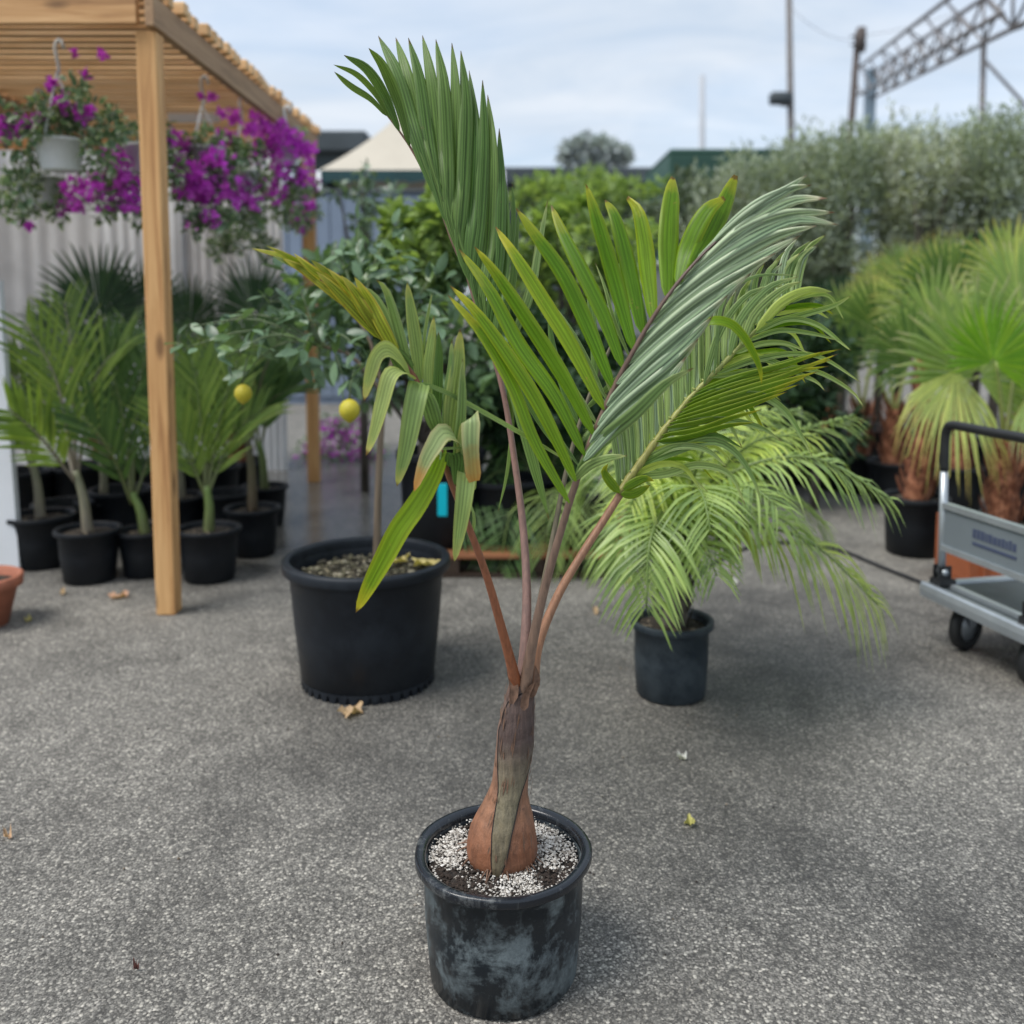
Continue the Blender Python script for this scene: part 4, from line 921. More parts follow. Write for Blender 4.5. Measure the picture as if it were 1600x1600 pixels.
bush('leafy_shrub', 'dark leafy shrub behind the pallet, between the cyan tag and the reddish stalks', 'shrub', [(720, 660, 44), (770, 690, 44), (820, 700, 44), (880, 700, 44), (930, 690, 40), (760, 620, 40), (860, 650, 40), (700, 720, 36), (960, 640, 36)], 5.75, .10, .045, 2200, BUSH_DARK, 95, trunk_px=800, spread=.15)

# ---------------------------------------------------------------- lemon tree in the big pot
zr = .470; yn, yf = G(573, 907, zr).y, G(573, 836, zr).y
BY = (yn + yf) / 2; bc = P(573, 870, BY); BX = bc.x; BR = 131 / F * (BY / .985)
lt = thing('lemon_tree', (BX, BY, 0), 'lemon tree with two yellow fruits in the big black pot', 'tree')
pot(lt, (BX, BY, 0), BR - .02, BR * .80, zr, MAT['pot'], .02, .075, soil_mat('mossy_potting_mix', (.014, .011, .008), (.05, .042, .022), (.30, .26, .17), 55), 64, None, None, True)
m = MB(); r_ = random.Random(8)
for k in range(420):
    a = r_.uniform(0, 6.28); rr = (BR - .05) * math.sqrt(r_.random()); c = Vector((BX + rr * math.cos(a), BY + rr * math.sin(a), zr - .066 + .010 * (1 - rr / BR))); s_ = r_.uniform(.006, .014)
    p6 = [c + Vector(d) * s_ * r_.uniform(.6, 1.2) for d in ((1, 0, 0), (-1, 0, 0), (0, 1, 0), (0, -1, 0), (0, 0, .7), (0, 0, -.7))]
    m.add(p6, [(0, 2, 4), (2, 1, 4), (1, 3, 4), (3, 0, 4), (2, 0, 5), (1, 2, 5), (3, 1, 5), (0, 3, 5)])
def chips_mat():
    mm, nt, b, L = new_mat('wood_chip_mulch'); g_ = nd(nt, 'ShaderNodeNewGeometry')
    L(ramp(nt, g_.outputs['Random Per Island'], [(0, (.02, .016, .012)), (.5, (.06, .055, .03)), (.75, (.13, .12, .07)), (1, (.30, .27, .20))]).outputs[0], b.inputs['Base Color']); b.inputs['Roughness'].default_value = .85; return mm
o = m.build('mulch', chips_mat(), lt, smooth=False); tag(o, kind='stuff')
soilp = P(588, 890, BY - .02); ftop = P(600, 600, BY + .02)
stem(lt, [Vector((soilp.x, BY - .02, zr - .09)), P(592, 740, BY), ftop], (.0155, .011), MAT['stake'], 'trunk')
LEMON_LEAF = leaf_mat('lemon_leaf', (.12, .20, .115), None, rough=.36, trans=.25, var=.45, spec=.5, stripes=0)
LEMON_LEAF2 = leaf_mat('young_lemon_leaf', (.16, .26, .09), None, rough=.3, trans=.35, var=.35, spec=.6)
variants = []
for q in range(4):
    m = MB(); bend = .06 + .05 * q
    rows = []; uvs = []
    for i in range(7):
        t_ = i / 6; wdt = .42 * math.sin(math.pi * t_ ** .85) ** .8 if 0 < t_ < 1 else .01
        rows += [Vector((-wdt * .5, t_, -bend * 4 * t_ * t_ * .25 + .10 * wdt + .02 * math.sin(9 * t_))), Vector((0, t_, -bend * t_ * t_)), Vector((wdt * .5, t_, -bend * 4 * t_ * t_ * .25 + .10 * wdt - .02 * math.sin(8 * t_)))]
        uvs += [(t_, 0), (t_, .5), (t_, 1)]
    fs = [(i * 3 + j, i * 3 + j + 1, i * 3 + j + 4, i * 3 + j + 3) for i in range(6) for j in range(2)]
    m.add(rows, fs, uvs); me = bpy.data.meshes.new('lemon_leaf'); me.from_pydata([tuple(v) for v in m.v], [], m.f); me.materials.append(LEMON_LEAF if q < 3 else LEMON_LEAF2)
    ul = me.uv_layers.new(name='UVMap')
    for lp in me.loops: ul.data[lp.index].uv = m.uv[lp.vertex_index]
    for p_ in me.polygons: p_.use_smooth = True
    variants.append(me)
r_ = random.Random(12); L0 = Vector(lt.location)
twigs = [(285, 545, -.1, 1), (300, 510, .0, 1), (345, 500, .1, 1), (350, 560, -.15, 1), (400, 530, .1, 1), (415, 470, .1, 1), (450, 500, .0, 1), (470, 560, -.1, 1), (440, 420, .2, 1), (500, 450, .1, 1), (520, 520, -.05, 1), (540, 470, .1, 1), (520, 390, .2, 1), (580, 430, .0, 1), (620, 400, .1, 1), (600, 480, .1, 1), (570, 560, -.2, 1), (540, 600, -.1, 1), (620, 540, .0, 1), (660, 470, .1, 1), (640, 420, .2, 1), (690, 430, .1, 1), (680, 520, .0, 1), (720, 480, .15, 1), (650, 600, .1, 1), (500, 590, .0, 1), (380, 585, .05, 1), (620, 350, .2, 1), (560, 350, .2, 1)]
nleaf = 0
hubs = [P(500, 540, BY), P(560, 500, BY + .05), P(640, 510, BY + .05)]
hb = []
for h_ in hubs:
    m = MB(); m.tube(spline([ftop - Vector((0, 0, .04)), ftop.lerp(h_, .5) + Vector((0, 0, .03)), h_], 6), [.010 - .0008 * i for i in range(7)], 6); m.build('branch', MAT['stake'], lt)
TWIG = simple('green_twig', (.10, .14, .06), .5, 0, .2, 20)
for (px, py, dy_, _) in twigs:
    e = P(px, py, BY + dy_); h_ = min(hubs, key=lambda q: (q - e).length)
    S_ = spline([h_, h_.lerp(e, .5) + Vector((0, 0, .06)), e], 8)
    m = MB(); m.tube(S_, [.0055 - .0005 * i for i in range(9)], 5); m.build('twig', TWIG, lt)
    for k in range(10):
        if nleaf >= 292: break
        p = S_[8 - (k % 6)] + rvec(r_) * .02
        d = ((S_[8] - S_[5]).normalized() * .5 + rvec(r_) * .9 + Vector((0, 0, -.15))).normalized(); up = (Vector((0, -.2, 1)) + rvec(r_) * .7)
        z = (up - d * up.dot(d)).normalized(); x = d.cross(z)
        lf = bpy.data.objects.new('leaf', variants[r_.choice((0, 1, 2, 0, 1, 2, 3))]); COL.objects.link(lf); lf.parent = lt
        s_ = r_.uniform(.058, .098)
        M4 = Matrix((x, d, z)).transposed().to_4x4(); lf.matrix_local = Matrix.Translation(p - L0) @ M4 @ Matrix.Scale(s_, 4); nleaf += 1
def lemon_mat():
    m, nt, b, L = new_mat('lemon_skin'); co = objco(nt)
    L(ramp(nt, noise(nt, 9, 4, .6, co).outputs['Fac'], [(.3, (.30, .36, .03)), (.5, (.50, .43, .025)), (.7, (.60, .48, .03))]).outputs[0], b.inputs['Base Color']); b.inputs['Roughness'].default_value = .42
    v = nd(nt, 'ShaderNodeTexVoronoi'); v.inputs['Scale'].default_value = 320; L(co, v.inputs['Vector']); bump(nt, b, v.outputs['Distance'], .6, .002); return m
LEMON = lemon_mat()
for (px, py, dy_, rr) in ((380, 615, -.02, .032), (546, 641, -.22, .036)):
    c = P(px, py, BY + dy_); m = MB()
    m.lathe([(.001, -rr * 1.22), (rr * .22, -rr * 1.14), (rr * .6, -rr * .85), (rr * .93, -rr * .35), (rr, .05 * rr), (rr * .9, rr * .5), (rr * .6, rr * .88), (rr * .22, rr * 1.05), (.001, rr * 1.08)], c, 20)
    lm = m.build('lemon', LEMON, lt)
    m = MB(); m.tube([c + Vector((0, 0, rr)), c + Vector((.005, 0, rr + .05)), c + Vector((.02, .02, rr + .12))], .003, 5); m.build('fruit_stalk', TWIG, lm)

# ---------------------------------------------------------------- fallen leaves
LF_TAN = leaf_mat('tan_dead_leaf', (.62, .42, .27), (.50, .30, .17), .7, rough=.7, trans=.2); LF_YEL = leaf_mat('pale_yellow_leaf', (.62, .55, .20), (.55, .45, .2), .8, rough=.6, trans=.2); LF_WHITE = leaf_mat('bleached_leaf', (.60, .60, .58), None, rough=.7, trans=.2)
def fallen(label, px, py, ln, mat, seed, z=0.0, lobes=False):
    r = random.Random(seed); c = G(px, py, z); m = MB(); n = 22; rows = []; a0 = r.uniform(0, 6.28)
    ctr = c + Vector((0, 0, .006)); ring = []; ring2 = []
    for j in range(n):
        a = 2 * math.pi * j / n; k = 1 + (.30 * math.sin(a * 5 + a0) if lobes else .10 * math.sin(a * 2 + a0)); rx, ry = ln * .5 * k, ln * (.36 if lobes else .26) * k
        x, y = rx * math.cos(a), ry * math.sin(a)
        X, Y_ = x * math.cos(a0) - y * math.sin(a0), x * math.sin(a0) + y * math.cos(a0)
        ring.append(c + Vector((X, Y_, .004 + abs(r.gauss(0, .010)) + .012 * (math.sin(a * 3 + a0) > 0)))); ring2.append(c + Vector((X * .5, Y_ * .5, .004 + .010 * abs(math.sin(a * 2)))))
    b = [ctr]; m.add([ctr] + ring2 + ring, [(0, 1 + j, 1 + (j + 1) % n) for j in range(n)] + [(1 + j, 1 + n + j, 1 + n + (j + 1) % n, 1 + (j + 1) % n) for j in range(n)], [(.2, .5)] + [(.5, j / n) for j in range(n)] + [(.9, j / n) for j in range(n)])
    o = m.build('fallen_leaf', mat, origin=c); single(o, label, 'leaf', 'fallen leaves')
fallen('crumpled tan leaf on the asphalt at the foot of the big black pot', 549, 1116, .085, LF_TAN, 1, 0, True)
fallen('tiny bleached scrap of leaf on the asphalt beside the palm trunk', 1065, 1188, .030, LF_WHITE, 2)
fallen('small yellow leaf on the asphalt near the main pot', 1078, 1291, .036, LF_YEL, 3, 0, True)
fallen('pale leaf on the asphalt past the small blue black pot', 1148, 913, .06, LF_WHITE, 4)
fallen('brown leaf on the asphalt before the pots by the front timber post', 186, 934, .09, LF_TAN, 5, 0, True)
fallen('little green yellow leaf on the asphalt near the clay pot', 44, 972, .05, LF_YEL, 6)
fallen('brown leaf below the dark pot of the pergola palm', 98, 929, .05, LF_TAN, 7)
fallen('pale leaf on the damp ground by the pallet stake', 931, 958, .06, LF_TAN, 8)
fallen('large pale yellow leaf lying on the mulch by the big pot rim', 669, 884, .115, LF_YEL, 9, zr - .055, True)
fallen('smaller pale yellow leaf lying on the mulch by the trunk', 624, 880, .075, LF_YEL, 10, zr - .055, True)
fallen('scrap of straw on the asphalt at the picture edge', 12, 1311, .026, LF_TAN, 11)
fallen('dark red twig leaf on the asphalt near the bottom of the picture', 213, 1518, .013, simple('dark_red_leaf', (.12, .04, .03), .7), 12)

rg = random.Random(77); m = MB()                             # loose crumbs of bark, soil and stone on the asphalt
for k in range(520):
    if k < 300:
        cx, cy, rr = rg.choice([(-.55, 3.45, .42), (0, 1.88, .30), (.57, 3.31, .25), (-2.1, 4.6, .5), (-1.4, 4.4, .4), (.2, 4.55, .8)]); a = rg.uniform(0, 6.283); q = rr * (1 + abs(rg.gauss(0, .35)))
        c = Vector((cx + q * math.cos(a), cy + q * math.sin(a), .002))
    else: c = Vector((rg.uniform(-2.2, 2.4), rg.uniform(1.75, 6.0), .002))
    s_ = rg.uniform(.0015, .0045) * (1 if k < 300 else 1.2)
    q = [c + Vector(d) * s_ * rg.uniform(.5, 1.4) for d in ((1, 0, 0), (-1, 0, 0), (0, 1, 0), (0, -1, 0), (0, 0, .8), (0, 0, -.5))]
    m.add(q, [(0, 2, 4), (2, 1, 4), (1, 3, 4), (3, 0, 4), (2, 0, 5), (1, 2, 5), (3, 1, 5), (0, 3, 5)])
gm, gnt, gb, gL = new_mat('grit_crumb'); gg = nd(gnt, 'ShaderNodeNewGeometry')
gL(ramp(gnt, gg.outputs['Random Per Island'], [(0, (.02, .015, .012)), (.45, (.05, .038, .03)), (.7, (.16, .12, .08)), (1, (.38, .36, .32))]).outputs[0], gb.inputs['Base Color']); gb.inputs['Roughness'].default_value = .9
tag(m.build('loose_grit', gm, smooth=False), kind='stuff', label='loose crumbs of soil, bark and grit scattered on the asphalt')
# ---------------------------------------------------------------- hanging baskets of purple flowers
BRACT = leaf_mat('purple_bract', (.66, .11, .64), (.76, .24, .74), .8, rough=.55, trans=.4, var=.35, island=True, tcol=(1.2, .7, 1.3))
BASK = leaf_mat('variegated_basket_leaf', (.15, .24, .14), (.46, .52, .40), .55, rough=.45, trans=.3, var=.5, island=True)
def basket(label, px, py, Y, rpx, leafcl, flowcl, seed, hook=True, nleaf=760, nfl=260):
    r = random.Random(seed); c = P(px, py, Y); rt = rpx * Y / F; h = rt * 1.25
    t = thing('hanging_basket', (c.x, Y, c.z - h / 2), label, 'hanging basket', 'hanging baskets of purple flowers under the pergola')
    b0 = Vector((c.x, Y, c.z - h / 2)); m = MB()
    m.lathe([(.001, 0), (rt * .66, 0), (rt * .72, .01), (rt * .97, h * .9), (rt * 1.06, h * .9), (rt * 1.06, h), (rt * .95, h), (rt * .68, .02)], b0, 28)
    m.build('pot', MAT['white_pot'], t)
    m = MB(); m.lathe([(.001, h - .02), (rt * .93, h - .03)], b0, 20); m.build('soil', MAT['soil'], t)
    hk = Vector((c.x + .01, Y, 2.66)); kn = Vector((c.x, Y, min(2.52, b0.z + h + .42)))
    m = MB(); m.tube(spline([hk + Vector((.03, 0, -.02)), hk + Vector((.015, 0, .022)), hk + Vector((-.012, 0, -.01)), kn + Vector((.012, 0, .02)), kn], 12), .009, 8)
    for k in range(3):
        a = k * 2.1 + .4; m.tube([kn, b0 + Vector((rt * math.cos(a), rt * math.sin(a), h))], .0055, 6)
    m.build('hanger', MAT['white_pot'], t)
    cl = [(P(x, y, Y + r.uniform(-.15, .12)), rad * Y / F) for (x, y, rad) in leafcl]
    m = MB(); foliage(m, cl, nleaf, .055, .032, r, .1, 2)
    top = b0 + Vector((0, 0, h))
    for cc, rad in cl:
        m.tube(spline([top, top.lerp(cc, .5) + Vector((0, 0, .08)), cc], 6), .003, 4)
    o = m.build('foliage', BASK, t); tag(o, kind='stuff')
    m = MB()
    for (x, y, rad, dens) in flowcl:
        cc = P(x, y, Y + r.uniform(-.22, -.02)); rr = rad * 1.12 * Y / F
        for k in range(int(dens * 1.9)):
            p = cc + rvec(r) * rr * r.random() ** .5; s_ = r.uniform(.026, .040)
            ax = (rvec(r) + Vector((0, -.6, .2))).normalized(); u_ = ax.orthogonal().normalized()
            for q in range(3):
                d = Matrix.Rotation(q * 2.094, 3, ax) @ u_
                leaf_verts(m, p, (d + ax * .6).normalized(), ax, s_, s_ * .8, fold=.2)
    o = m.build('flowers', BRACT, t); tag(o, kind='stuff')
basket('white basket with green and white foliage and a few purple flowers, nearest the front beam', 94, 243, 4.75, 38,
       [(60, 190, 30), (100, 170, 34), (140, 190, 32), (160, 230, 28), (40, 230, 30), (30, 290, 30), (20, 330, 20), (150, 260, 22), (180, 200, 24), (120, 140, 20), (90, 200, 26), (10, 180, 20)],
       [(8, 200, 24, 26), (40, 196, 12, 10), (95, 160, 14, 9), (130, 175, 14, 9), (60, 185, 10, 6), (115, 85, 4, 2), (160, 86, 5, 3), (135, 118, 5, 2), (75, 130, 8, 4)], 1)
basket('white basket mostly behind the front post with flowers spilling below it', 232, 250, 5.2, 34,
       [(190, 260, 30), (210, 300, 28), (180, 310, 26), (240, 210, 26), (200, 220, 24), (160, 330, 18), (220, 340, 20), (262, 260, 26)],
       [(185, 250, 20, 22), (195, 285, 24, 24), (150, 285, 16, 12), (165, 305, 22, 14), (130, 300, 22, 12), (120, 320, 14, 8), (205, 320, 16, 10), (265, 220, 12, 10), (110, 292, 14, 7)], 2)
basket('white basket with a dense purple mass just beyond the front post', 318, 250, 5.5, 30,
       [(300, 240, 28), (330, 230, 26), (350, 270, 26), (290, 300, 26), (330, 320, 24), (310, 350, 20), (345, 340, 20), (360, 240, 20)],
       [(350, 300, 26, 30), (340, 250, 22, 18), (305, 290, 26, 50), (280, 260, 18, 22), (330, 340, 18, 10), (272, 210, 12, 12), (315, 305, 20, 24), (300, 270, 18, 18), (330, 152, 6, 3), (346, 176, 6, 3), (312, 150, 4, 2), (290, 230, 14, 9)], 3)
basket('white basket hanging in the middle of the side beam row', 378, 285, 6.0, 26,
       [(360, 250, 24), (390, 240, 24), (400, 280, 20), (370, 320, 22), (350, 300, 20), (390, 340, 24), (410, 330, 20), (365, 350, 18)],
       [(385, 300, 20, 16), (360, 270, 22, 18), (395, 320, 14, 8), (352, 212, 14, 14), (368, 185, 12, 9), (392, 200, 14, 12), (410, 188, 8, 5), (345, 225, 10, 8), (398, 180, 6, 4)], 4, nleaf=480)
basket('white basket close to the end of the side beam with flowers all round it', 446, 246, 6.3, 22,
       [(430, 230, 20), (460, 220, 20), (450, 270, 22), (425, 290, 20), (465, 300, 20), (440, 330, 20), (470, 340, 16)],
       [(440, 260, 20, 16), (400, 240, 18, 16), (418, 222, 20, 30), (455, 222, 20, 30), (475, 235, 16, 20), (430, 298, 18, 16), (470, 275, 14, 16), (420, 200, 10, 8), (405, 290, 14, 8), (440, 195, 10, 8)], 5, nleaf=460)
basket('white basket at the far pergola post with flowers hanging low', 472, 300, 7.1, 19,
       [(460, 310, 18), (480, 330, 18), (470, 350, 16), (490, 300, 14), (455, 345, 14)],
       [(470, 348, 16, 22), (482, 320, 12, 14), (490, 290, 10, 10), (462, 330, 10, 8), (486, 260, 10, 8)], 6, nleaf=360)
basket('white basket low in the second row by the sheet fence', 62, 300, 5.8, 36,
       [(40, 330, 22), (90, 330, 20), (20, 300, 22), (60, 270, 22), (110, 300, 18)], [(100, 325, 12, 7), (40, 350, 8, 4)], 7, nleaf=340)
basket('white basket in the second row behind the dense purple mass', 395, 350, 7.0, 20,
       [(370, 380, 18), (400, 370, 18), (340, 390, 18), (420, 390, 16), (350, 360, 16)], [(352, 350, 10, 6), (300, 350, 10, 5)], 8, nleaf=340)
# low purple shrub beyond the far post
r_ = random.Random(3); fx = P(545, 690, 8.6)
fb = thing('flowering_shrub', (fx.x, 8.6, 0), 'low purple flowering shrub on the ground beyond the far pergola post', 'shrub')
cl = [(P(545 + dx_, 690 + dy_, 8.6 + r_.uniform(-.2, .2)), .14) for dx_, dy_ in ((-20, 0), (0, -20), (20, 10), (-40, 20), (40, 25), (0, 20), (15, -30), (-60, 15), (-30, -18))]
m = MB(); foliage(m, cl, 700, .06, .035, r_, .2); m.build('foliage', BUSH_MID, fb)
m = MB(); foliage(m, [(c_ - Vector((0, .1, 0)), r2 * 1.05) for c_, r2 in cl], 420, .045, .035, r_, .2); m.build('flowers', BRACT, fb)

# ---------------------------------------------------------------- flatbed trolley
ZT = .25; C0 = G(1441, 911, ZT); A = (G(1606, 986, ZT) - C0); A.z = 0; WD = A.length; A.normalize(); B = Vector((-A.y, A.x, 0)); C0.z = 0
tr = thing('platform_trolley', C0 + A * .28 + B * .45, 'flat platform trolley with a black hooped handle and grey sign panel', 'trolley')
LN = .92
def loc(a, b_, z): return C0 + A * a + B * b_ + Vector((0, 0, z))
def obox(m, a0, a1, b0, b1, z0, z1, mi=0):
    v = [loc(a, b_, z) for z in (z0, z1) for b_ in (b0, b1) for a in (a0, a1)]
    m.add(v, [(0, 1, 3, 2), (4, 6, 7, 5), (0, 4, 5, 1), (2, 3, 7, 6), (0, 2, 6, 4), (1, 5, 7, 3)], mi=mi)
m = MB(); obox(m, .03, WD - .03, .03, LN - .03, ZT - .02, ZT - .004); m.build('deck', MAT['deck'], tr, smooth=False)
def edge(a0, b0, a1, b1, nm='edge_rail'):
    p0, p1 = loc(a0, b0, 0), loc(a1, b1, 0); n = 6; d = (p1 - p0).normalized(); s_ = Vector((d.y, -d.x, 0)); rings = []
    prof = [(-.016, ZT - .05), (.016, ZT - .05), (.020, ZT - .02), (.016, ZT + .002), (.008, ZT + .008), (-.016, ZT + .004), (-.02, ZT - .02)]
    for k in (0, 1): rings.append([(p0 if k == 0 else p1) + s_ * x + Vector((0, 0, z)) for x, z in prof])
    m = MB(); m.rings(rings, True, True); m.build(nm, MAT['metal'], tr, smooth=False)
edge(0, .008, WD, .008); edge(WD - .008, .03, WD - .008, LN); edge(.008, LN, .008, .03); edge(.02, LN - .008, WD - .02, LN - .008)
m = MB(); obox(m, .055, WD - .055, .075, .10, ZT - .004, ZT + .010); m.build('deck_strip', MAT['metal'], tr, smooth=False)
HT = P(1490, 662, C0.y - .03).z; a0, a1, hb_ = .045, WD - .045, .055
rise = [loc(a0, hb_, ZT + .02), loc(a0, hb_ - .012, HT - .20)]
for aa in (a0, a1):
    m = MB(); m.tube([loc(aa, hb_, ZT + .005), loc(aa, hb_ - .008, HT - .19)], .0155, 12); m.build('upright', MAT['metal'], tr)
    m = MB(); obox(m, aa - .032, aa + .032, hb_ - .03, hb_ + .045, ZT + .004, ZT + .03); obox(m, aa - .022, aa - .014, hb_ - .025, hb_ + .03, ZT + .03, ZT + .085); obox(m, aa + .014, aa + .022, hb_ - .025, hb_ + .03, ZT + .03, ZT + .085)
    hg = m.build('hinge', MAT['rubber'], tr, smooth=False)
    m = MB(); m.tube([loc(aa - .03, hb_ - .002, ZT + .06), loc(aa + .03, hb_ - .002, ZT + .06)], .012, 10); m.build('bolt', MAT['metal'], hg)
m = MB(); pts = [loc(a0, hb_ - .008, HT - .19), loc(a0, hb_ - .010, HT - .12), loc(a0, hb_ - .010, HT - .055), loc(a0 + .012, hb_ - .010, HT - .018), loc(a0 + .05, hb_ - .010, HT), loc((a0 + a1) / 2, hb_ - .010, HT), loc(a1 - .05, hb_ - .010, HT), loc(a1 - .012, hb_ - .010, HT - .018), loc(a1, hb_ - .010, HT - .055), loc(a1, hb_ - .010, HT - .12), loc(a1, hb_ - .008, HT - .19)]
m.tube(spline(pts, 60), .0185, 12); m.build('handle', MAT['rubber'], tr)
m = MB(); obox(m, a0 + .017, a1 - .017, hb_ - .012, hb_ + .004, .415, .585); sgn = m.build('sign_panel', MAT['panel'], tr, smooth=False)
for (z0, z1) in ((.575, .598), (.402, .425)):
    m = MB(); obox(m, a0 + .012, a1 - .012, hb_ - .02, hb_ + .010, z0, z1); m.build('panel_trim', MAT['metal'], sgn, smooth=False)
m = MB(); r_ = random.Random(5); x = .235                    # worn print, too blurred to read
while x < .47:
    w_ = r_.uniform(.010, .020); obox(m, x, x + w_, hb_ - .0145, hb_ - .0125, .498, .498 + r_.uniform(.028, .036)); x += w_ + .006
obox(m, .235, .47, hb_ - .0145, hb_ - .0125, .470, .482)
m.build('print', MAT['print'], sgn, smooth=False)
def caster(a, b_, steer):
    c = loc(a, b_, 0); rw = .098; ax = (A * math.cos(steer) + B * math.sin(steer)); fw = Vector((0, 0, 1)).cross(ax)
    m = MB(); rings = []
    for (o_, rr) in ((-.018, rw * .62), (-.021, rw * .86), (-.014, rw), (.014, rw), (.021, rw * .86), (.018, rw * .62)):
        rings.append([c + Vector((0, 0, rw)) + ax * o_ + (fw * math.cos(2 * math.pi * j / 28) + Vector((0, 0, 1)) * math.sin(2 * math.pi * j / 28)) * rr for j in range(28)])
    m.rings(rings, True); whl = m.build('wheel', MAT['rubber'], tr)
    m = MB(); rings = []
    for (o_, rr) in ((-.017, .004), (-.019, .022), (-.012, .03), (-.012, rw * .63), (.012, rw * .63), (.012, .03), (.019, .022), (.017, .004)):
        rings.append([c + Vector((0, 0, rw)) + ax * o_ + (fw * math.cos(2 * math.pi * j / 20) + Vector((0, 0, 1)) * math.sin(2 * math.pi * j / 20)) * rr for j in range(20)])
    m.rings(rings, True); m.build('hub', MAT['metal'], whl)
    m = MB()
    for s_ in (-1, 1):
        p0 = c + Vector((0, 0, rw)) + ax * .028 * s_; p1 = c + Vector((0, 0, ZT - .05)) + ax * .028 * s_
        m.rings([[p0 + fw * .014 - ax * .002, p0 - fw * .014 - ax * .002, p0 - fw * .014 + ax * .002, p0 + fw * .014 + ax * .002], [p1 + fw * .035 - ax * .002, p1 - fw * .035 - ax * .002, p1 - fw * .035 + ax * .002, p1 + fw * .035 + ax * .002]], True, True)
    q = c + Vector((0, 0, ZT - .052)); m.rings([[q + fw * .045 * sx_ + ax * .045 * sy_ + Vector((0, 0, dz)) for sx_, sy_ in ((-1, -1), (1, -1), (1, 1), (-1, 1))] for dz in (-.006, .001)], True, True)
    m.build('caster_fork', MAT['metal'], tr, smooth=False)
caster(.11, .13, .35); caster(WD - .09, .13, .2); caster(.12, LN - .12, 0); caster(WD - .12, LN - .12, 0)
# crate behind the trolley
cb = P(1488, 838, 4.75); cz = P(1478, 838, 4.75).z
m = MB(); m.box(cb.x, cb.x + .62, 4.60, 4.95, 0, .30, bev=.01); 
o = None
ct = thing('orange_crate', (cb.x + .3, 4.78, 0), 'rusty orange crate on the ground behind the trolley', 'crate')
def crate_side(x0, x1, y0, y1):
    mm = MB(); mm.box(x0, x1, y0, y1, .02, .30, bev=.004); mm.build('side', MAT['orange_box'], ct, smooth=False)
cx0, cx1 = cb.x, cb.x + .70
crate_side(cx0, cx1, 4.56, 4.58); crate_side(cx0, cx1, 4.92, 4.94); crate_side(cx0, cx0 + .02, 4.583, 4.917); crate_side(cx1 - .02, cx1, 4.583, 4.917)
mm = MB(); mm.box(cx0 + .003, cx1 - .003, 4.563, 4.937, 0, .018); mm.build('base', MAT['orange_box'], ct, smooth=False)
for k in range(4):
    xx = cx0 + .06 + k * .18
    mm = MB(); mm.box(xx, xx + .02, 4.545, 4.558, .02, .30); mm.build('rib', MAT['orange_box'], ct, smooth=False)
# black watering hose
pts = [G(1520, 950), G(1450, 918), G(1380, 890), G(1310, 862), G(1240, 850), G(1170, 858), G(1120, 880), G(1085, 905), G(1070, 930)]
m = MB(); m.tube([p + Vector((0, 0, .011)) for p in spline(pts, 70)], .010, 8); o = m.build('watering_hose', MAT['cable'], origin=pts[3]); single(o, 'thin black watering hose curving over the asphalt to the trolley', 'hose')
# ---------------------------------------------------------------- the bottle palm in its scuffed pot
PYC = 1.88; PXC = P(786, 1330, PYC).x
bt = thing('bottle_palm', (PXC, PYC, 0), 'young bottle palm with swollen orange brown base in a scuffed black pot', 'palm')
def wob(a, z): return 1 + .012 * math.sin(2 * a + .6) + .007 * math.sin(5 * a + 1) + .004 * math.sin(9 * a + 2) * (z > .2)
PH = .272
pot(bt, (PXC, PYC, 0), .173, .153, PH, MAT['pot_main'], .010, .028, MAT['soil_main'], 72, wob, MAT['rim_wet'], lh=.019)
r = random.Random(2)
zs = PH - .026
m = MB(); m2 = MB()
for k in range(6400):
    a = r.uniform(0, 6.283); rr = .152 * math.sqrt(r.random()); x, y = rr * math.cos(a), rr * math.sin(a)
    n_ = math.sin(x * 31 + 1.3) * math.sin(y * 27 + .4) + .5 * math.sin(x * 63 + y * 50)
    dark = n_ > .35 + r.uniform(-.45, .45) or (y < -.05 and x < -.005 and x > -.10 and r.random() < .75)
    if dark and r.random() < .55: continue
    s_ = (r.uniform(.0012, .0030) if r.random() < .8 else r.uniform(.003, .0048)) * (1.0 if not dark else 1.3)
    c = Vector((PXC + x, PYC + y, zs + .012 * (1 - rr / .16) + r.uniform(-.001, .004)))
    q = [c + Vector(d) * s_ * r.uniform(.6, 1.25) for d in ((1, 0, 0), (-1, 0, 0), (0, 1, 0), (0, -1, 0), (0, 0, .8), (0, 0, -.8))]
    (m2 if dark else m).add(q, [(0, 2, 4), (2, 1, 4), (1, 3, 4), (3, 0, 4), (2, 0, 5), (1, 2, 5), (3, 1, 5), (0, 3, 5)])
for k in range(260):                                     # grains flung up on the inner wall
    a = r.uniform(0, 6.283); rr = r.uniform(.148, .154); c = Vector((PXC + rr * math.cos(a) * wob(a, 0), PYC + rr * math.sin(a) * wob(a, 0), zs + r.uniform(.0, .014))); s_ = r.uniform(.0012, .0026)
    q = [c + Vector(d) * s_ for d in ((1, 0, 0), (-1, 0, 0), (0, 1, 0), (0, -1, 0), (0, 0, .8), (0, 0, -.8))]
    m.add(q, [(0, 2, 4), (2, 1, 4), (1, 3, 4), (3, 0, 4), (2, 0, 5), (1, 2, 5), (3, 1, 5), (0, 3, 5)])
tag(m.build('perlite', MAT['perlite'], bt, smooth=False), kind='stuff'); tag(m2.build('bark_crumbs', MAT['bark_chip'], bt, smooth=False), kind='stuff')

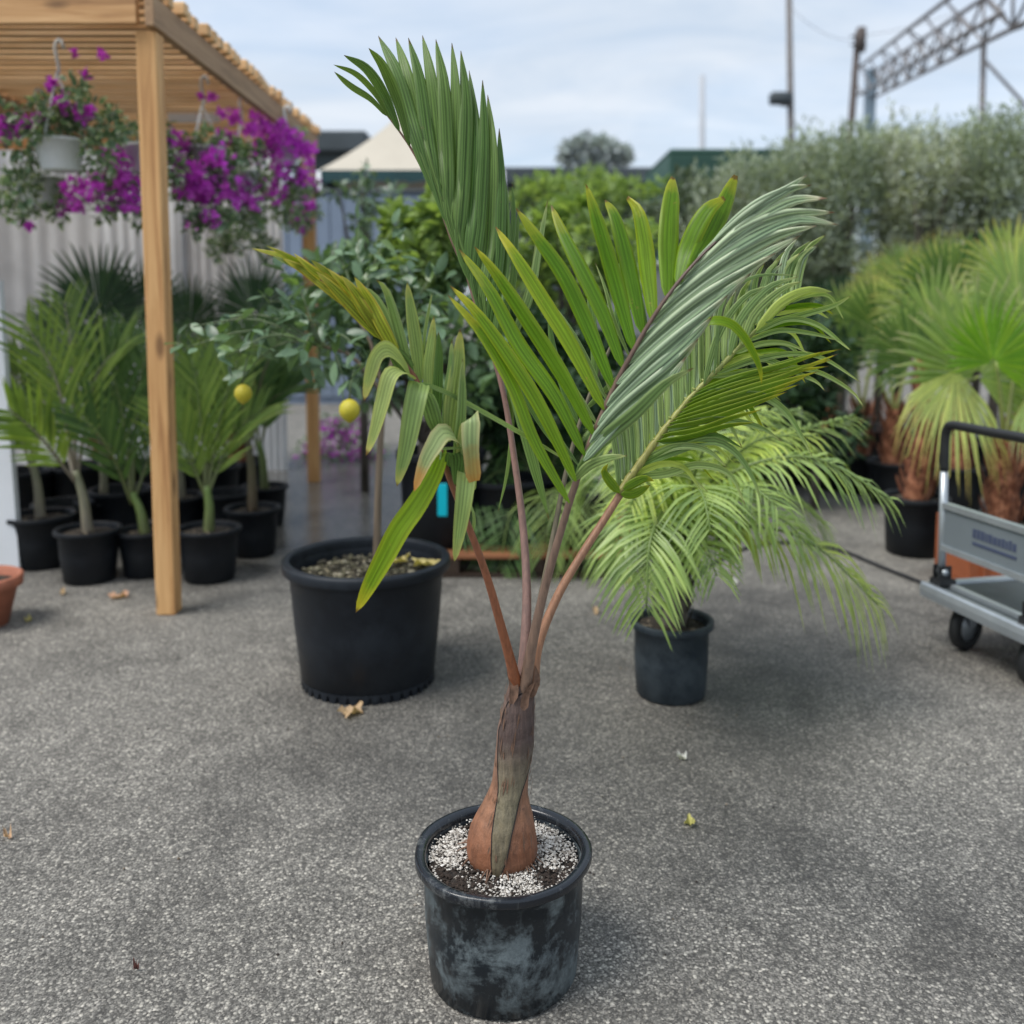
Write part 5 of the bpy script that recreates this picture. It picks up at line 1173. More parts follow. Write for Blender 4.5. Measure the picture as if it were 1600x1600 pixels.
def trunk_mat(name, stops, vs=14, scl=70, jit=.28):
    m, nt, b, L = new_mat(name)
    uv = nd(nt, 'ShaderNodeUVMap'); sp = nd(nt, 'ShaderNodeSeparateXYZ'); L(uv.outputs[0], sp.inputs[0])
    n = noise(nt, 16, 5, .6, objco(nt)); st = noise(nt, 1, 4, .65, objco(nt, (scl, scl, vs)))
    f = math_(nt, 'ADD', sp.outputs['X'], math_(nt, 'MULTIPLY', math_(nt, 'SUBTRACT', n.outputs['Fac'], .5), jit))
    col = ramp(nt, f, stops).outputs[0]
    col = mixc(nt, 1.0, col, ramp(nt, st.outputs['Fac'], [(.28, (.62, .62, .64)), (.5, (1, 1, 1)), (.72, (1.35, 1.3, 1.25))]).outputs[0], 'MULTIPLY')
    L(col, b.inputs['Base Color']); b.inputs['Roughness'].default_value = .62
    fl = noise(nt, 55, 5, .7, objco(nt)); dk = ramp(nt, fl.outputs['Fac'], [(.60, 0), (.70, 1)])
    col2 = mixc(nt, math_(nt, 'MULTIPLY', dk.outputs[0], .55), col, (.05, .03, .022)); L(col2, b.inputs['Base Color'])
    ring = nd(nt, 'ShaderNodeTexWave'); ring.bands_direction = 'Z'; ring.inputs['Scale'].default_value = 9; ring.inputs['Distortion'].default_value = 5; ring.inputs['Detail'].default_value = 3; L(objco(nt), ring.inputs['Vector'])
    bump(nt, b, math_(nt, 'ADD', math_(nt, 'ADD', st.outputs['Fac'], math_(nt, 'MULTIPLY', ring.outputs['Fac'], .22)), math_(nt, 'MULTIPLY', fl.outputs['Fac'], .6)), .8, .005); return m
TB = trunk_mat('bottle_base_bark', [(.0, (.05, .024, .014)), (.07, (.15, .062, .030)), (.2, (.225, .09, .044)), (.42, (.25, .12, .066)), (.62, (.22, .12, .078)), (.8, (.17, .105, .08)), (1, (.13, .085, .07))], 9, 60, .22)
TG = trunk_mat('grey_green_sheath', [(0, (.11, .10, .06)), (.5, (.17, .155, .10)), (1, (.15, .125, .095))], 10, 110)
TP = trunk_mat('purple_brown_sheath', [(0, (.11, .085, .05)), (.2, (.185, .16, .10)), (.40, (.16, .13, .09)), (.48, (.085, .056, .048)), (.8, (.115, .076, .064)), (.93, (.22, .135, .085)), (1, (.34, .21, .12))], 12, 110, .10)
TSH = simple('torn_brown_sheath', (.17, .095, .06), .75, 0, .5, 60, .5)
EDGE = simple('dark_sheath_edge', (.018, .014, .013), .7)
def pw(px, w_): return w_ / F * (PYC / .96)
TR = [(783, 1374, 38), (783, 1362, 44), (784, 1346, 51), (784, 1328, 56), (784, 1310, 55), (785, 1292, 51), (788, 1274, 45), (791, 1255, 37), (794, 1237, 31), (797, 1222, 28.5), (799, 1201, 27.5), (804, 1165, 28.5), (805, 1140, 27.5), (809, 1110, 24), (811, 1090, 21.5), (816, 1064, 19)]
ctr = [(P(x, y, PYC), pw(x, w_)) for x, y, w_ in TR]
S_ = spline([c for c, _ in ctr], 40); RR = spline([Vector((q, 0, 0)) for _, q in ctr], 40)
# radius follows the same samples by height
def rad_at(z):
    for i in range(len(ctr) - 1):
        z0, z1 = ctr[i][0].z, ctr[i + 1][0].z
        if z0 <= z <= z1 or i == len(ctr) - 2:
            t = (z - z0) / (z1 - z0); t = max(0, min(1, t)); t = t * t * (3 - 2 * t) * .3 + t * .7
            return ctr[i][1] * (1 - t) + ctr[i + 1][1] * t
    return ctr[0][1]
def cen_at(z):
    z = max(ctr[0][0].z, min(ctr[-1][0].z, z))
    for i in range(len(ctr) - 1):
        z0, z1 = ctr[i][0].z, ctr[i + 1][0].z
        if z0 <= z <= z1: return ctr[i][0].lerp(ctr[i + 1][0], (z - z0) / (z1 - z0))
    return ctr[-1][0]
m = MB(); rings = []
for s_ in S_:
    ring = []
    for j in range(40):
        a = 2 * math.pi * j / 40; k = 1 + .015 * math.sin(3 * a + s_.z * 9) + .01 * math.sin(7 * a)
        ring.append(s_ + Vector((math.cos(a), math.sin(a), 0)) * rad_at(s_.z) * k)
    rings.append(ring)
m.rings(rings, True, True); trunk = m.build('trunk', TB, bt)
def sheath(name, mat, prof, lift, edge_mat=None):
    """a leaf base wrapped round the trunk; prof: (py, angle0, angle1) rows, angle 0 = facing the viewer, + = to the viewer's right hand"""
    m = MB(); rows = []; rowe0 = []; rowe1 = []
    zz = [(P(790, py, PYC).z, a0_, a1_) for py, a0_, a1_ in prof]
    N_ = 24; samp = spline([Vector((z, R(a0_), R(a1_))) for z, a0_, a1_ in zz], 26); nx = 16
    for q in samp:
        z, a0_, a1_ = q; c = cen_at(z); rad = rad_at(z); row = []
        for j in range(nx + 1):
            v = j / nx; a = a0_ + (a1_ - a0_) * v; e = lift * (1 - abs(2 * v - 1) ** 6 * .75)
            row.append(c + Vector((math.sin(a), -math.cos(a), 0)) * (rad + e) + Vector((0, 0, z - c.z)))
        rows.append(row)
    m.rings(rows, False, flip=False)
    o = m.build(name, mat, bt)
    m = MB()
    for k in (0, nx):
        m.tube([rw[k] for rw in rows], .0016, 5)
    m.build('sheath_edge', EDGE, o)
    return o
sheath('crown_sheath', TP, [(1350, -15, -10), (1335, -15, -1), (1321, -15, 6), (1274, -23, 17), (1223, -37, 41), (1190, -52, 78), (1160, -63, 92), (1136, -67, 98), (1110, -62, 102), (1092, -50, 102), (1076, 0, 104), (1062, 55, 106)], .0040)
m = MB()
for (pts, w_) in (([(828, 1090, -.03), (834, 1075, -.035), (839, 1060, -.035), (836, 1040, -.03)], .020), ([(800, 1100, -.035), (803, 1075, -.03), (798, 1050, -.02), (790, 1010, -.01)], .022), ([(818, 1110, -.04), (822, 1085, -.04), (835, 1066, -.045)], .020)):
    q = [P(x, y, PYC + d_) for x, y, d_ in pts]; ribbon(m, q, w_, Vector((.2, -1, .1)), .5, 8, 0, base=.9, peak=.2)
m.build('torn_sheath', TSH, bt)
rf = random.Random(31); m = MB()                             # loose fibres and slivers on the sheaths
for k in range(70):
    py = rf.uniform(1080, 1330); z = P(790, py, PYC).z; a = R(rf.uniform(-80, 100)); c = cen_at(z); rad = rad_at(z) + .0042
    ln = rf.uniform(.012, .045); d0 = Vector((math.sin(a), -math.cos(a), 0)); a2 = a + rf.uniform(-.06, .06); d1 = Vector((math.sin(a2), -math.cos(a2), 0))
    c2 = cen_at(z + ln); r2 = rad_at(z + ln) + .0042
    p0 = Vector((c.x, c.y, z)) + d0 * rad; p2 = Vector((c2.x, c2.y, z + ln)) + d1 * (r2 + rf.uniform(.0, .006))
    ribbon(m, [p0, p0.lerp(p2, .5) + d0 * .001, p2], rf.uniform(.0012, .004), d0, .2, 3, 0, base=.8)
tag(m.build('fibre', TSH, bt), kind='stuff')
m = MB()                                                     # wiry surface roots creeping out of the swollen base
for k in range(26):
    a = rf.uniform(0, 6.283); c = cen_at(ctr[0][0].z); d = Vector((math.cos(a), math.sin(a), 0)); s_ = Vector((-d.y, d.x, 0)); L_ = rf.uniform(.012, .035)
    p0 = Vector((c.x, c.y, zs + .020)) + d * ctr[2][1] * .95; p2 = Vector((c.x, c.y, zs + .008)) + d * (ctr[2][1] + L_) + s_ * rf.uniform(-.012, .012)
    m.tube(spline([p0, p0.lerp(p2, .5) + Vector((0, 0, .002)), p2], 4), [.0022, .002, .0017, .0013, .0008], 5)
tag(m.build('surface_root', TSH, bt), kind='stuff')

# fronds: petiole and rachis are the frond, every leaflet is a piece of it
HD = leaf_mat('dark_green_leaflet', (.135, .235, .058), (.17, .26, .06), .9, edge=(.17, .25, .08), rough=.46, trans=.25, stripes=5, sdepth=.42, var=.14, spec=.28, burn=True, spots=(.19, .20, .07))
HY = leaf_mat('yellow_green_leaflet', (.145, .275, .014), (.48, .44, .03), .78, edge=(.30, .36, .02), rough=.40, trans=.42, stripes=4, sdepth=.30, var=.18, spec=.30, burn=True, spots=(.30, .27, .05))
HB = leaf_mat('blue_green_leaflet', (.30, .42, .25), (.50, .47, .32), .86, edge=(.55, .60, .44), rough=.42, trans=.2, stripes=3, sdepth=.55, var=.14, spec=.4, burn=True)
HP = leaf_mat('pale_green_leaflet', (.25, .37, .135), (.44, .48, .20), .80, edge=(.38, .46, .20), rough=.42, trans=.35, stripes=3, sdepth=.4, var=.18, spec=.35, burn=True)
HO = leaf_mat('yellowing_leaflet', (.29, .36, .035), (.60, .54, .14), .78, edge=(.64, .46, .05), rough=.42, trans=.35, stripes=4, sdepth=.5, spots=(.42, .16, .03), var=.25, edge_pow=4.0, spec=.3)
HG = leaf_mat('spotted_dull_leaflet', (.29, .39, .13), (.60, .52, .15), .80, edge=(.42, .46, .14), rough=.46, trans=.3, stripes=5, sdepth=.32, spots=(.22, .17, .06), var=.14, spec=.3, burn=True)
HE = leaf_mat('scorched_leaflet', (.26, .35, .15), (.52, .22, .035), .76, edge=(.50, .45, .22), rough=.5, trans=.25, stripes=4, sdepth=.3, spots=(.36, .15, .04), var=.1, spec=.3)
PRED = pet_mat('red_brown_petiole', (.30, .105, .045), (.20, .085, .05)); PBRN = pet_mat('brown_petiole', (.26, .17, .12), (.085, .05, .04)); PTAN = pet_mat('tan_petiole', (.33, .17, .095), (.33, .17, .10))
PGRY = pet_mat('grey_green_petiole', (.17, .145, .09), (.13, .12, .075)); PYEL = pet_mat('yellow_rachis', (.32, .30, .08), (.30, .36, .10)); PMAU = pet_mat('mauve_brown_petiole', (.24, .15, .125), (.22, .11, .085))
def frond(name, pts, r0, r1, mat, n=40, flat=.8):
    q = [P(x, y, PYC + d_) for x, y, d_ in pts]; S_ = spline(q, n); m = MB()
    m.tube(S_, [(r0 + (r1 - r0) * (i / n)) * (1 + .5 * math.exp(-(i / n) * 14)) for i in range(n + 1)], 12, flat=flat)
    return m.build(name, mat, bt)
LR = random.Random(17)
def leaflet(fr, pts, wpx, mat, roll=0, fold=.25, n=12, base=.5, peak=.3, p=.75, blunt=0.0, across=4, label=None, jr=10):
    q = [P(x, y, PYC + d_) for x, y, d_ in pts]
    S_ = spline(q, 6); w_ = wpx / F * PYC
    t0 = (S_[-1] - S_[0]).normalized()
    ro = R(roll + LR.uniform(-jr, jr))
    wvp, wva = LR.uniform(0, 6.3), w_ * .02
    mid = S_[3]
    nrm = face_cam(mid, ro, t0)
    m = MB(); ribbon(m, q, w_, nrm, fold, n, 0, base, peak, p, across, blunt, lambda u, v: wva * math.sin(u * 17 + wvp + v * 2))
    o = m.build('leaflet', mat, fr)
    if label: o['label'] = label
    return o
# bend helper: leaflet that folds over and shows its other face keeps the same strip, the normal turning with it
def folded(fr, pts, wpx, mat, n=18, fold=.12, base=.7, peak=.25, p=.7, tilt=0, label=None, blunt=0.0):
    q = [P(x, y, PYC + d_) for x, y, d_ in pts]; w_ = wpx / F * PYC
    S_ = spline(q, n); side = None; rows = []; uvs = []; across = 4
    t_all = (S_[-1] - S_[0]).normalized()
    s0 = t_all.cross((EYE - S_[n // 2]).normalized()).normalized(); s0 = (Matrix.Rotation(R(tilt), 3, t_all) @ s0)
    m = MB()
    for i, c in enumerate(S_):
        t = (S_[min(i + 1, n)] - S_[max(i - 1, 0)]).normalized(); s_ = (s0 - t * s0.dot(t))
        s_ = s_.normalized() if s_.length > .05 else s0
        nn = s_.cross(t); ww = max(w_ * max(blunt if i < n else blunt * .7, prof_leaf(i / n, base, peak, p)), w_ * .015) * .5
        for j in range(across + 1):
            v = j / across * 2 - 1; rows.append(c + s_ * v * ww + nn * (abs(v) * fold * ww)); uvs.append((i / n, j / across))
    fs = [(i * 5 + j, i * 5 + j + 1, i * 5 + j + 6, i * 5 + j + 5) for i in range(n) for j in range(across)]
    m.add(rows, fs, uvs); o = m.build('leaflet', mat, fr)
    if label: o['label'] = label
    return o

# --- tall upright frond
fT = frond('frond', [(816, 1075, .0), (821, 1000, .02), (823, 920, .05), (817, 820, .09), (804, 720, .12), (788, 620, .15), (766, 540, .17), (745, 480, .18), (727, 420, .19), (710, 385, .19), (688, 325, .20), (660, 264, .21), (636, 222, .22), (608, 184, .23), (597, 170, .23)], .0125, .0022, PMAU)
fT['label'] = 'tall upright frond with dark green leaflets in a closed fan'
T = [([(604, 181), (580, 155), (548, 134), (522, 112)], 12), ([(612, 188), (585, 145), (556, 116), (521, 101)], 11), ([(624, 205), (602, 150), (574, 108), (537, 86)], 19), ([(640, 228), (622, 160), (598, 104), (576, 75)], 21),
     ([(652, 250), (640, 180), (618, 108), (591, 56)], 27), ([(662, 270), (652, 200), (635, 118), (618, 58)], 26), ([(673, 293), (668, 210), (655, 120), (638, 59)], 27), ([(684, 316), (683, 220), (673, 125), (660, 55)], 27),
     ([(694, 340), (699, 235), (693, 130), (681, 61)], 27), ([(703, 362), (713, 255), (711, 145), (706, 67)], 26), ([(711, 385), (726, 270), (729, 160), (720, 79)], 28), ([(722, 408), (738, 300), (742, 210), (733, 110)], 24),
     ([(733, 440), (752, 330), (757, 215), (754, 125)], 25), ([(744, 472), (765, 360), (768, 240), (762, 148)], 26), ([(756, 508), (780, 400), (783, 290), (780, 200)], 23), ([(764, 530), (788, 420), (790, 330), (786, 262)], 18)]
TRX = [(597, 170), (608, 184), (636, 222), (660, 264), (688, 325), (710, 385), (727, 420), (745, 480), (766, 540), (788, 620), (804, 720)]
def rach_x(y):
    for (x0, y0_), (x1, y1_) in zip(TRX, TRX[1:]):
        if y0_ <= y <= y1_: return x0 + (x1 - x0) * (y - y0_) / (y1_ - y0_)
    return TRX[-1][0]
for i, (pts, w_) in enumerate(T):
    k = i / len(T); y0 = .22 - .04 * k
    if i > 3:
        b0, b1 = pts[0], pts[1]; lo = b0[1] + 62; xl = rach_x(lo)
        pts = [(xl + 3, lo), (rach_x(b0[1]) + 9, b0[1]), ((b0[0] + b1[0]) / 2 + 4, (b0[1] + b1[1]) / 2)] + list(pts[1:])
    d_ = [y0 - .02, y0 - .015, y0 - .005, y0 + .02 + .012 * (i % 2), y0 + .05, y0 + .085 + .02 * (i % 3)] if i > 3 else [y0, y0 - .02, y0 - .06, y0 - .10]
    leaflet(fT, [(x, y, dd) for (x, y), dd in zip(pts, d_)], w_ * 1.12, HD, (-16 if i % 2 else 12), .5, 18, .42, .55, .85, jr=5)
for pts, w_ in (([(770, 560), (800, 450), (806, 380), (812, 318)], 16), ([(776, 580), (826, 470), (842, 390), (856, 312)], 17), ([(760, 520), (795, 400), (803, 340), (800, 285)], 16), ([(780, 600), (812, 500), (832, 430), (838, 372)], 14), ([(700, 350), (712, 330), (722, 300), (736, 260)], 16)):
    leaflet(fT, [(x, y, .22 + .03 * j) for j, (x, y) in enumerate(pts)], w_, HP if w_ != 16 else HD, 20, .4, 12, .5, .4)
leaflet(fT, [(785, 560, .13), (808, 625, .10), (832, 720, .08), (858, 812, .07)], 27, HD, 25, .3, 14, .55, .3, .8)
leaflet(fT, [(792, 600, .14), (800, 660, .16), (792, 740, .17), (778, 800, .17)], 9, HD, 20, .3, 10)

# --- left drooping yellowing frond
fL = frond('frond', [(809, 1084, -.002), (801, 1046, -.032), (782, 975, -.07), (762, 905, -.10), (738, 838, -.13), (715, 780, -.15), (698, 735, -.16), (684, 690, -.165), (672, 650, -.17), (655, 600, -.18), (630, 565, -.19), (600, 530, -.20), (566, 492, -.21), (530, 458, -.22), (500, 436, -.23)], .0105, .0020, PRED)
fL['label'] = 'low frond with yellowing and broken hanging leaflets'
B = -.20
for pts, w_, mt, ro in (([(560, 488), (500, 440), (450, 404), (393, 388)], 14, HO, 20), ([(548, 478), (496, 430), (452, 402), (416, 384)], 13, HO, -25), ([(540, 470), (490, 428), (455, 412), (424, 399)], 13, HP, 30), ([(574, 502), (526, 450), (486, 420), (459, 396)], 17, HO, -10), ([(588, 520), (550, 468), (515, 430), (486, 406)], 19, HO, 20),
                        ([(602, 534), (572, 490), (548, 455), (512, 420)], 20, HO, -18), ([(612, 545), (585, 500), (560, 462), (533, 430)], 20, HO, 15), ([(622, 556), (596, 508), (578, 472), (554, 433)], 21, HO, -15), ([(566, 494), (520, 455), (478, 424), (442, 404)], 18, HO, 0), ([(598, 530), (560, 490), (524, 452), (494, 424)], 20, HO, 4)):
    leaflet(fL, [(x, y, B - .015 * j + LR.uniform(-.01, .01)) for j, (x, y) in enumerate(pts)], w_, mt, ro, .4, 12, .55, .4)
for pts, w_, mt, ro in (([(634, 580), (618, 540), (600, 490), (584, 462), (568, 448)], 19, HP, 10), ([(641, 590), (628, 540), (612, 480), (601, 450), (588, 437)], 18, HP, -15), ([(657, 598), (652, 550), (644, 495), (636, 441)], 21, HG, 5), ([(662, 548), (664, 520), (670, 485), (675, 458)], 5, HP, 0),
                        ([(672, 632), (668, 580), (674, 530), (678, 494)], 20, HG, -30), ([(684, 660), (684, 610), (686, 560), (685, 518)], 17, HD, 20), ([(702, 690), (708, 630), (716, 570), (719, 514)], 27, HG, 5), ([(694, 676), (698, 620), (704, 570), (706, 530)], 15, HP, -30), ([(712, 735), (717, 690), (722, 640), (723, 560)], 18, HP, 30)):
    leaflet(fL, [(x, y, B + .03 - .012 * j) for j, (x, y) in enumerate(pts)], w_, mt, ro, .3, 12, .55, .35, .65)
# broken leaflets that fold over and hang
folded(fL, [(640, 585, -.20), (622, 558, -.23), (604, 545, -.26), (588, 556, -.285), (578, 588, -.29), (569, 626, -.285)], 24, HG, base=.9, p=.6, tilt=-10)
folded(fL, [(646, 592, -.20), (628, 580, -.24), (610, 586, -.27), (597, 630, -.28), (585, 675, -.28), (572, 712, -.275)], 23, HG, base=.85, p=.6, tilt=15)
folded(fL, [(655, 598, -.20), (652, 612, -.24), (645, 645, -.255), (635, 699, -.26), (620, 760, -.255)], 30, HG, base=.95, peak=.12, p=.6, fold=.25)
leaflet(fL, [(664, 612, -.19), (672, 636, -.2), (680, 662, -.2), (690, 690, -.19)], 26, HD, 0, .2, 10, .7, .35)
leaflet(fL, [(640, 582, -.18), (624, 560, -.19), (612, 548, -.2), (600, 552, -.2)], 26, HD, 0, .1, 10, .8, .3)
folded(fL, [(712, 745, -.15), (718, 712, -.18), (712, 684, -.22), (692, 676, -.25), (676, 700, -.265), (664, 722, -.265), (647, 768, -.26)], 30, HE, base=.9, p=.55, tilt=20, label='pale leaflet folded over with a brown end')
folded(fL, [(706, 730, -.17), (712, 708, -.19), (716, 720, -.19), (712, 760, -.18)], 26, HD, base=.8)
folded(fL, [(694, 700, -.16), (676, 745, -.20), (650, 790, -.22), (625, 825, -.23), (601, 870, -.235), (577, 915, -.235), (556, 957, -.23)], 31, HY, base=.6, peak=.45, p=.6, fold=.2)
leaflet(fL, [(690, 705, -.17), (660, 770, -.2), (632, 812, -.2), (606, 845, -.2)], 14, HP, 25, .3, 12)
folded(fL, [(726, 730, -.15), (728, 690, -.20), (733, 658, -.235), (736, 652, -.245), (735, 690, -.255), (738, 730, -.25), (741, 752, -.245)], 29, HE, base=.95, peak=.2, p=.35, blunt=.75, label='broken leaflet with an orange scorched end')
folded(fL, [(728, 770, -.15), (729, 750, -.21), (729, 741, -.235), (725, 780, -.25), (718, 830, -.245), (710, 878, -.24)], 28, HG, base=1.0, peak=.15, p=.6, fold=.25, label='hanging leaflet with brown patches')
folded(fL, [(660, 598, -.22), (690, 610, -.2), (719, 624, -.18), (800, 669, -.12), (860, 704, -.06), (885, 720, -.02)], 7, HP, base=.9, peak=.5)
folded(fL, [(700, 690, -.2), (690, 700, -.21), (712, 700, -.21), (735, 699, -.2)], 4, HP)
leaflet(fL, [(738, 838, -.12), (741, 810, -.13), (736, 790, -.13), (732, 775, -.13)], 5, HP, 0)

# --- great centre frond
fC = frond('frond', [(819, 1086, -.006), (829, 1020, -.046), (846, 940, -.07), (866, 865, -.09), (892, 778, -.11), (916, 708, -.125), (942, 645, -.14), (966, 592, -.15), (990, 548, -.16), (1014, 506, -.165), (1038, 470, -.17), (1062, 438, -.17), (1086, 410, -.17), (1118, 378, -.165), (1150, 352, -.16), (1186, 322, -.15), (1220, 300, -.14)], .0130, .0018, PBRN)
fC['label'] = 'great spreading frond with a dark brown stalk, yellow green on one side and blue green on the other'
C = [([(890, 786), (836, 690), (800, 600), (752, 520), (700, 461)], 22), ([(900, 752), (846, 640), (800, 565), (746, 490), (703, 446)], 24), ([(914, 712), (868, 620), (812, 540), (764, 452), (717, 389)], 26), ([(928, 680), (880, 590), (826, 505), (776, 430), (741, 385)], 27),
     ([(944, 640), (896, 545), (850, 470), (806, 400), (774, 354)], 27), ([(958, 608), (918, 510), (880, 430), (838, 370), (806, 325)], 27), ([(974, 576), (942, 490), (908, 420), (880, 365), (861, 320)], 26), ([(990, 548), (966, 460), (946, 390), (928, 330), (915, 287)], 28),
     ([(1004, 522), (990, 450), (976, 390), (960, 335), (945, 312)], 28), ([(1020, 498), (1012, 430), (1006, 375), (996, 330), (980, 309)], 29), ([(1044, 462), (1044, 410), (1046, 350), (1050, 305), (1052, 277)], 34), ([(1060, 440), (1070, 400), (1086, 360), (1108, 325), (1132, 309)], 33), ([(1080, 416), (1098, 385), (1118, 350), (1136, 310), (1150, 274)], 32)]
for i, (pts, w_) in enumerate(C):
    lean = (.05, .02, .07, -.01)[i % 4]
    d_ = [-.14 - .002 * i, -.13, -.12 + lean * .3, -.11 + lean * .7, -.09 + lean]
    leaflet(fC, [(x, y, dd) for (x, y), dd in zip(pts, d_)], w_, HY, (18, -12, 8, -20)[i % 4], .34, 16, .5, .45, .62 if i < 10 else .5, blunt=(0 if i < 9 else .35), jr=6)
for pts, w_, mt in (([(906, 730), (850, 650), (815, 585), (790, 540)], 10, HP), ([(900, 760), (868, 690), (842, 640), (826, 600)], 11, HP), ([(950, 630), (918, 560), (890, 510), (860, 470)], 9, HP), ([(985, 560), (960, 500), (946, 450), (930, 410)], 9, HP), ([(1012, 515), (1000, 460), (985, 420), (972, 385)], 9, HP), ([(936, 668), (900, 610), (870, 565), (850, 530)], 9, HP)):
    leaflet(fC, [(x, y, -.10 + .03 * j) for j, (x, y) in enumerate(pts)], w_, mt, 30, .4, 10)
CR = [([(1104, 394), (1145, 350), (1186, 318), (1228, 296), (1261, 273)], 15), ([(1086, 412), (1136, 366), (1180, 330), (1230, 298), (1269, 289)], 17), ([(1068, 434), (1120, 392), (1170, 350), (1236, 314), (1293, 310)], 19), ([(1050, 456), (1104, 410), (1160, 364), (1230, 336), (1305, 332)], 20),
      ([(1032, 480), (1090, 430), (1150, 384), (1236, 342), (1309, 350)], 20), ([(1014, 508), (1074, 454), (1140, 404), (1210, 366), (1273, 350)], 20), ([(996, 540), (1056, 484), (1120, 432), (1190, 392), (1246, 364)], 20), ([(980, 570), (1036, 512), (1094, 462), (1150, 424), (1206, 390)], 20),
      ([(964, 600), (1018, 544), (1070, 494), (1120, 452), (1166, 420)], 20), ([(948, 634), (1000, 574), (1050, 522), (1094, 482), (1130, 452)], 20), ([(934, 664), (984, 604), (1030, 556), (1070, 516), (1104, 484)], 20), ([(922, 692), (966, 634), (1012, 586), (1050, 548), (1080, 518)], 19), ([(912, 720), (954, 660), (998, 612), (1032, 576), (1060, 544)], 18)]
for i, (pts, w_) in enumerate(CR):
    d_ = [-.15 - .001 * i, -.17, -.185, -.19, -.20 - .012 * (i % 3)]
    o_ = 1.4 * max(0, i - 3); pts = [pts[0]] + [(x + o_ * f_, y + o_ * f_) for (x, y), f_ in zip(pts[1:], (.5, 1, 1.2, 1))]
    leaflet(fC, [(x, y, dd) for (x, y), dd in zip(pts, d_)], w_ * 1.25, HB, (16 if i % 2 else -8), .55, 16, .5, .5, .8, jr=5)
leaflet(fC, [(900, 742, -.12), (940, 690, -.16), (990, 648, -.19), (1040, 600, -.21), (1084, 575, -.215)], 24, HP, 15, .3, 16, .45, .4)
leaflet(fC, [(896, 752, -.12), (920, 728, -.15), (950, 716, -.17), (980, 712, -.18)], 16, HP, 10, .3, 10, .5, .4)
folded(fC, [(1090, 520, -.18), (1110, 502, -.2), (1140, 505, -.21), (1165, 530, -.21), (1186, 572, -.2), (1190, 600, -.19)], 13, HY, base=.8)

# --- frond with a yellow knobbly rachis
fR = frond('frond', [(832, 1070, -.01), (842, 1005, .0), (872, 930, .02), (908, 868, .04), (942, 815, .06), (972, 768, .075)], .0125, .0095, PTAN, 24)
fR['label'] = 'frond with a tan stalk and knobbly yellow midrib'
rach = [(968, 772, .072), (980, 752, .08), (1000, 724, .09), (1030, 682, .10), (1060, 644, .11), (1082, 618, .115), (1112, 588, .12), (1146, 552, .13), (1180, 518, .14), (1212, 490, .15), (1240, 468, .155), (1266, 456, .16)]
S_ = spline([P(x, y, PYC + d_) for x, y, d_ in rach], 44); m = MB(); r = random.Random(6)
m.tube(S_, [.0085 - .0062 * i / 44 + (.0016 if i % 3 == 0 else 0) for i in range(45)], 8)
for i in range(2, 40, 2):                                    # knuckles where the leaflets spring
    for s_ in (-1, 1):
        p = S_[i]; d = (Vector((s_ * .8, r.uniform(-.5, .2), .6))).normalized(); m.tube([p, p + d * r.uniform(.006, .013)], [.0045, .0018], 6)
m.build('rachis', PYEL, fR)
r = random.Random(9)
for i in range(40):                                          # upper row: standing up pale, half hidden by the blue green side
    q = i / 39; k = 2 + q * 36; p = S_[int(k)]
    bx = 976 + (1236 - 976) * q; 
    # image base from the rachis samples
    j = min(int(q * 10.2), 10); f_ = q * 10.2 - j; x0, y0 = (rach[j][0] * (1 - f_) + rach[j + 1][0] * f_, rach[j][1] * (1 - f_) + rach[j + 1][1] * f_)
    hgt = 165 - 70 * q + r.uniform(-12, 12); dxp = -34 + 70 * q + r.uniform(-8, 8); dd0 = .085 + .07 * q
    leaflet(fR, [(x0, y0, dd0), (x0 + dxp * .15, y0 - hgt * .4, dd0 + .02), (x0 + dxp * .5, y0 - hgt * .78, dd0 + .03), (x0 + dxp + 8 * q, y0 - hgt, dd0 + .02)], 13 + 3 * q, (HP, HP, HB)[i % 3], (25, -30, 10)[i % 3], .45, 10, .55, .35)
for pts, w_, mt in (([(1140, 556), (1156, 500), (1200, 450), (1248, 432)], 16, HP), ([(1160, 538), (1180, 490), (1222, 452), (1252, 440)], 17, HP), ([(1182, 516), (1220, 474), (1262, 454), (1300, 456)], 20, PL_SUN), ([(1116, 584), (1130, 470), (1180, 432), (1246, 430)], 8, HP), ([(1100, 600), (1124, 520), (1170, 460), (1226, 446)], 14, HP)):
    leaflet(fR, [(x, y, .11 + .005 * j) for j, (x, y) in enumerate(pts)], w_, mt, 0, .4, 12, .6, .4)
for pts, w_, mt in (([(1196, 504), (1250, 492), (1300, 478), (1330, 462)], 11, HP), ([(1180, 520), (1230, 498), (1276, 506), (1316, 536), (1330, 548)], 10, HP), ([(1170, 532), (1216, 516), (1266, 520), (1312, 532)], 9, HP), ([(1150, 552), (1190, 536), (1230, 536), (1264, 552)], 9, HP),
                    ([(1120, 584), (1180, 562), (1240, 552), (1288, 560), (1346, 598)], 10, HP), ([(1128, 578), (1190, 560), (1240, 580), (1276, 596), (1290, 612)], 11, HP), ([(1110, 590), (1200, 576), (1270, 578), (1330, 610), (1352, 640)], 10, HP),
                    ([(1060, 648), (1120, 632), (1180, 616), (1226, 640), (1258, 690), (1270, 716)], 15, HP), ([(1040, 672), (1090, 658), (1140, 656), (1190, 668), (1222, 690)], 13, HP), ([(1000, 728), (1050, 706), (1110, 688), (1150, 706), (1180, 752), (1190, 790)], 15, HP), ([(986, 745), (1040, 740), (1090, 726), (1140, 740), (1165, 790)], 14, HP),
                    ([(1030, 690), (1080, 690), (1120, 680), (1160, 700)], 12, HD)):
    q = [(x, y, .10 - .03 * j) for j, (x, y) in enumerate(pts)]
    folded(fR, q, w_, mt, base=.6, peak=.3, fold=.35, tilt=20)
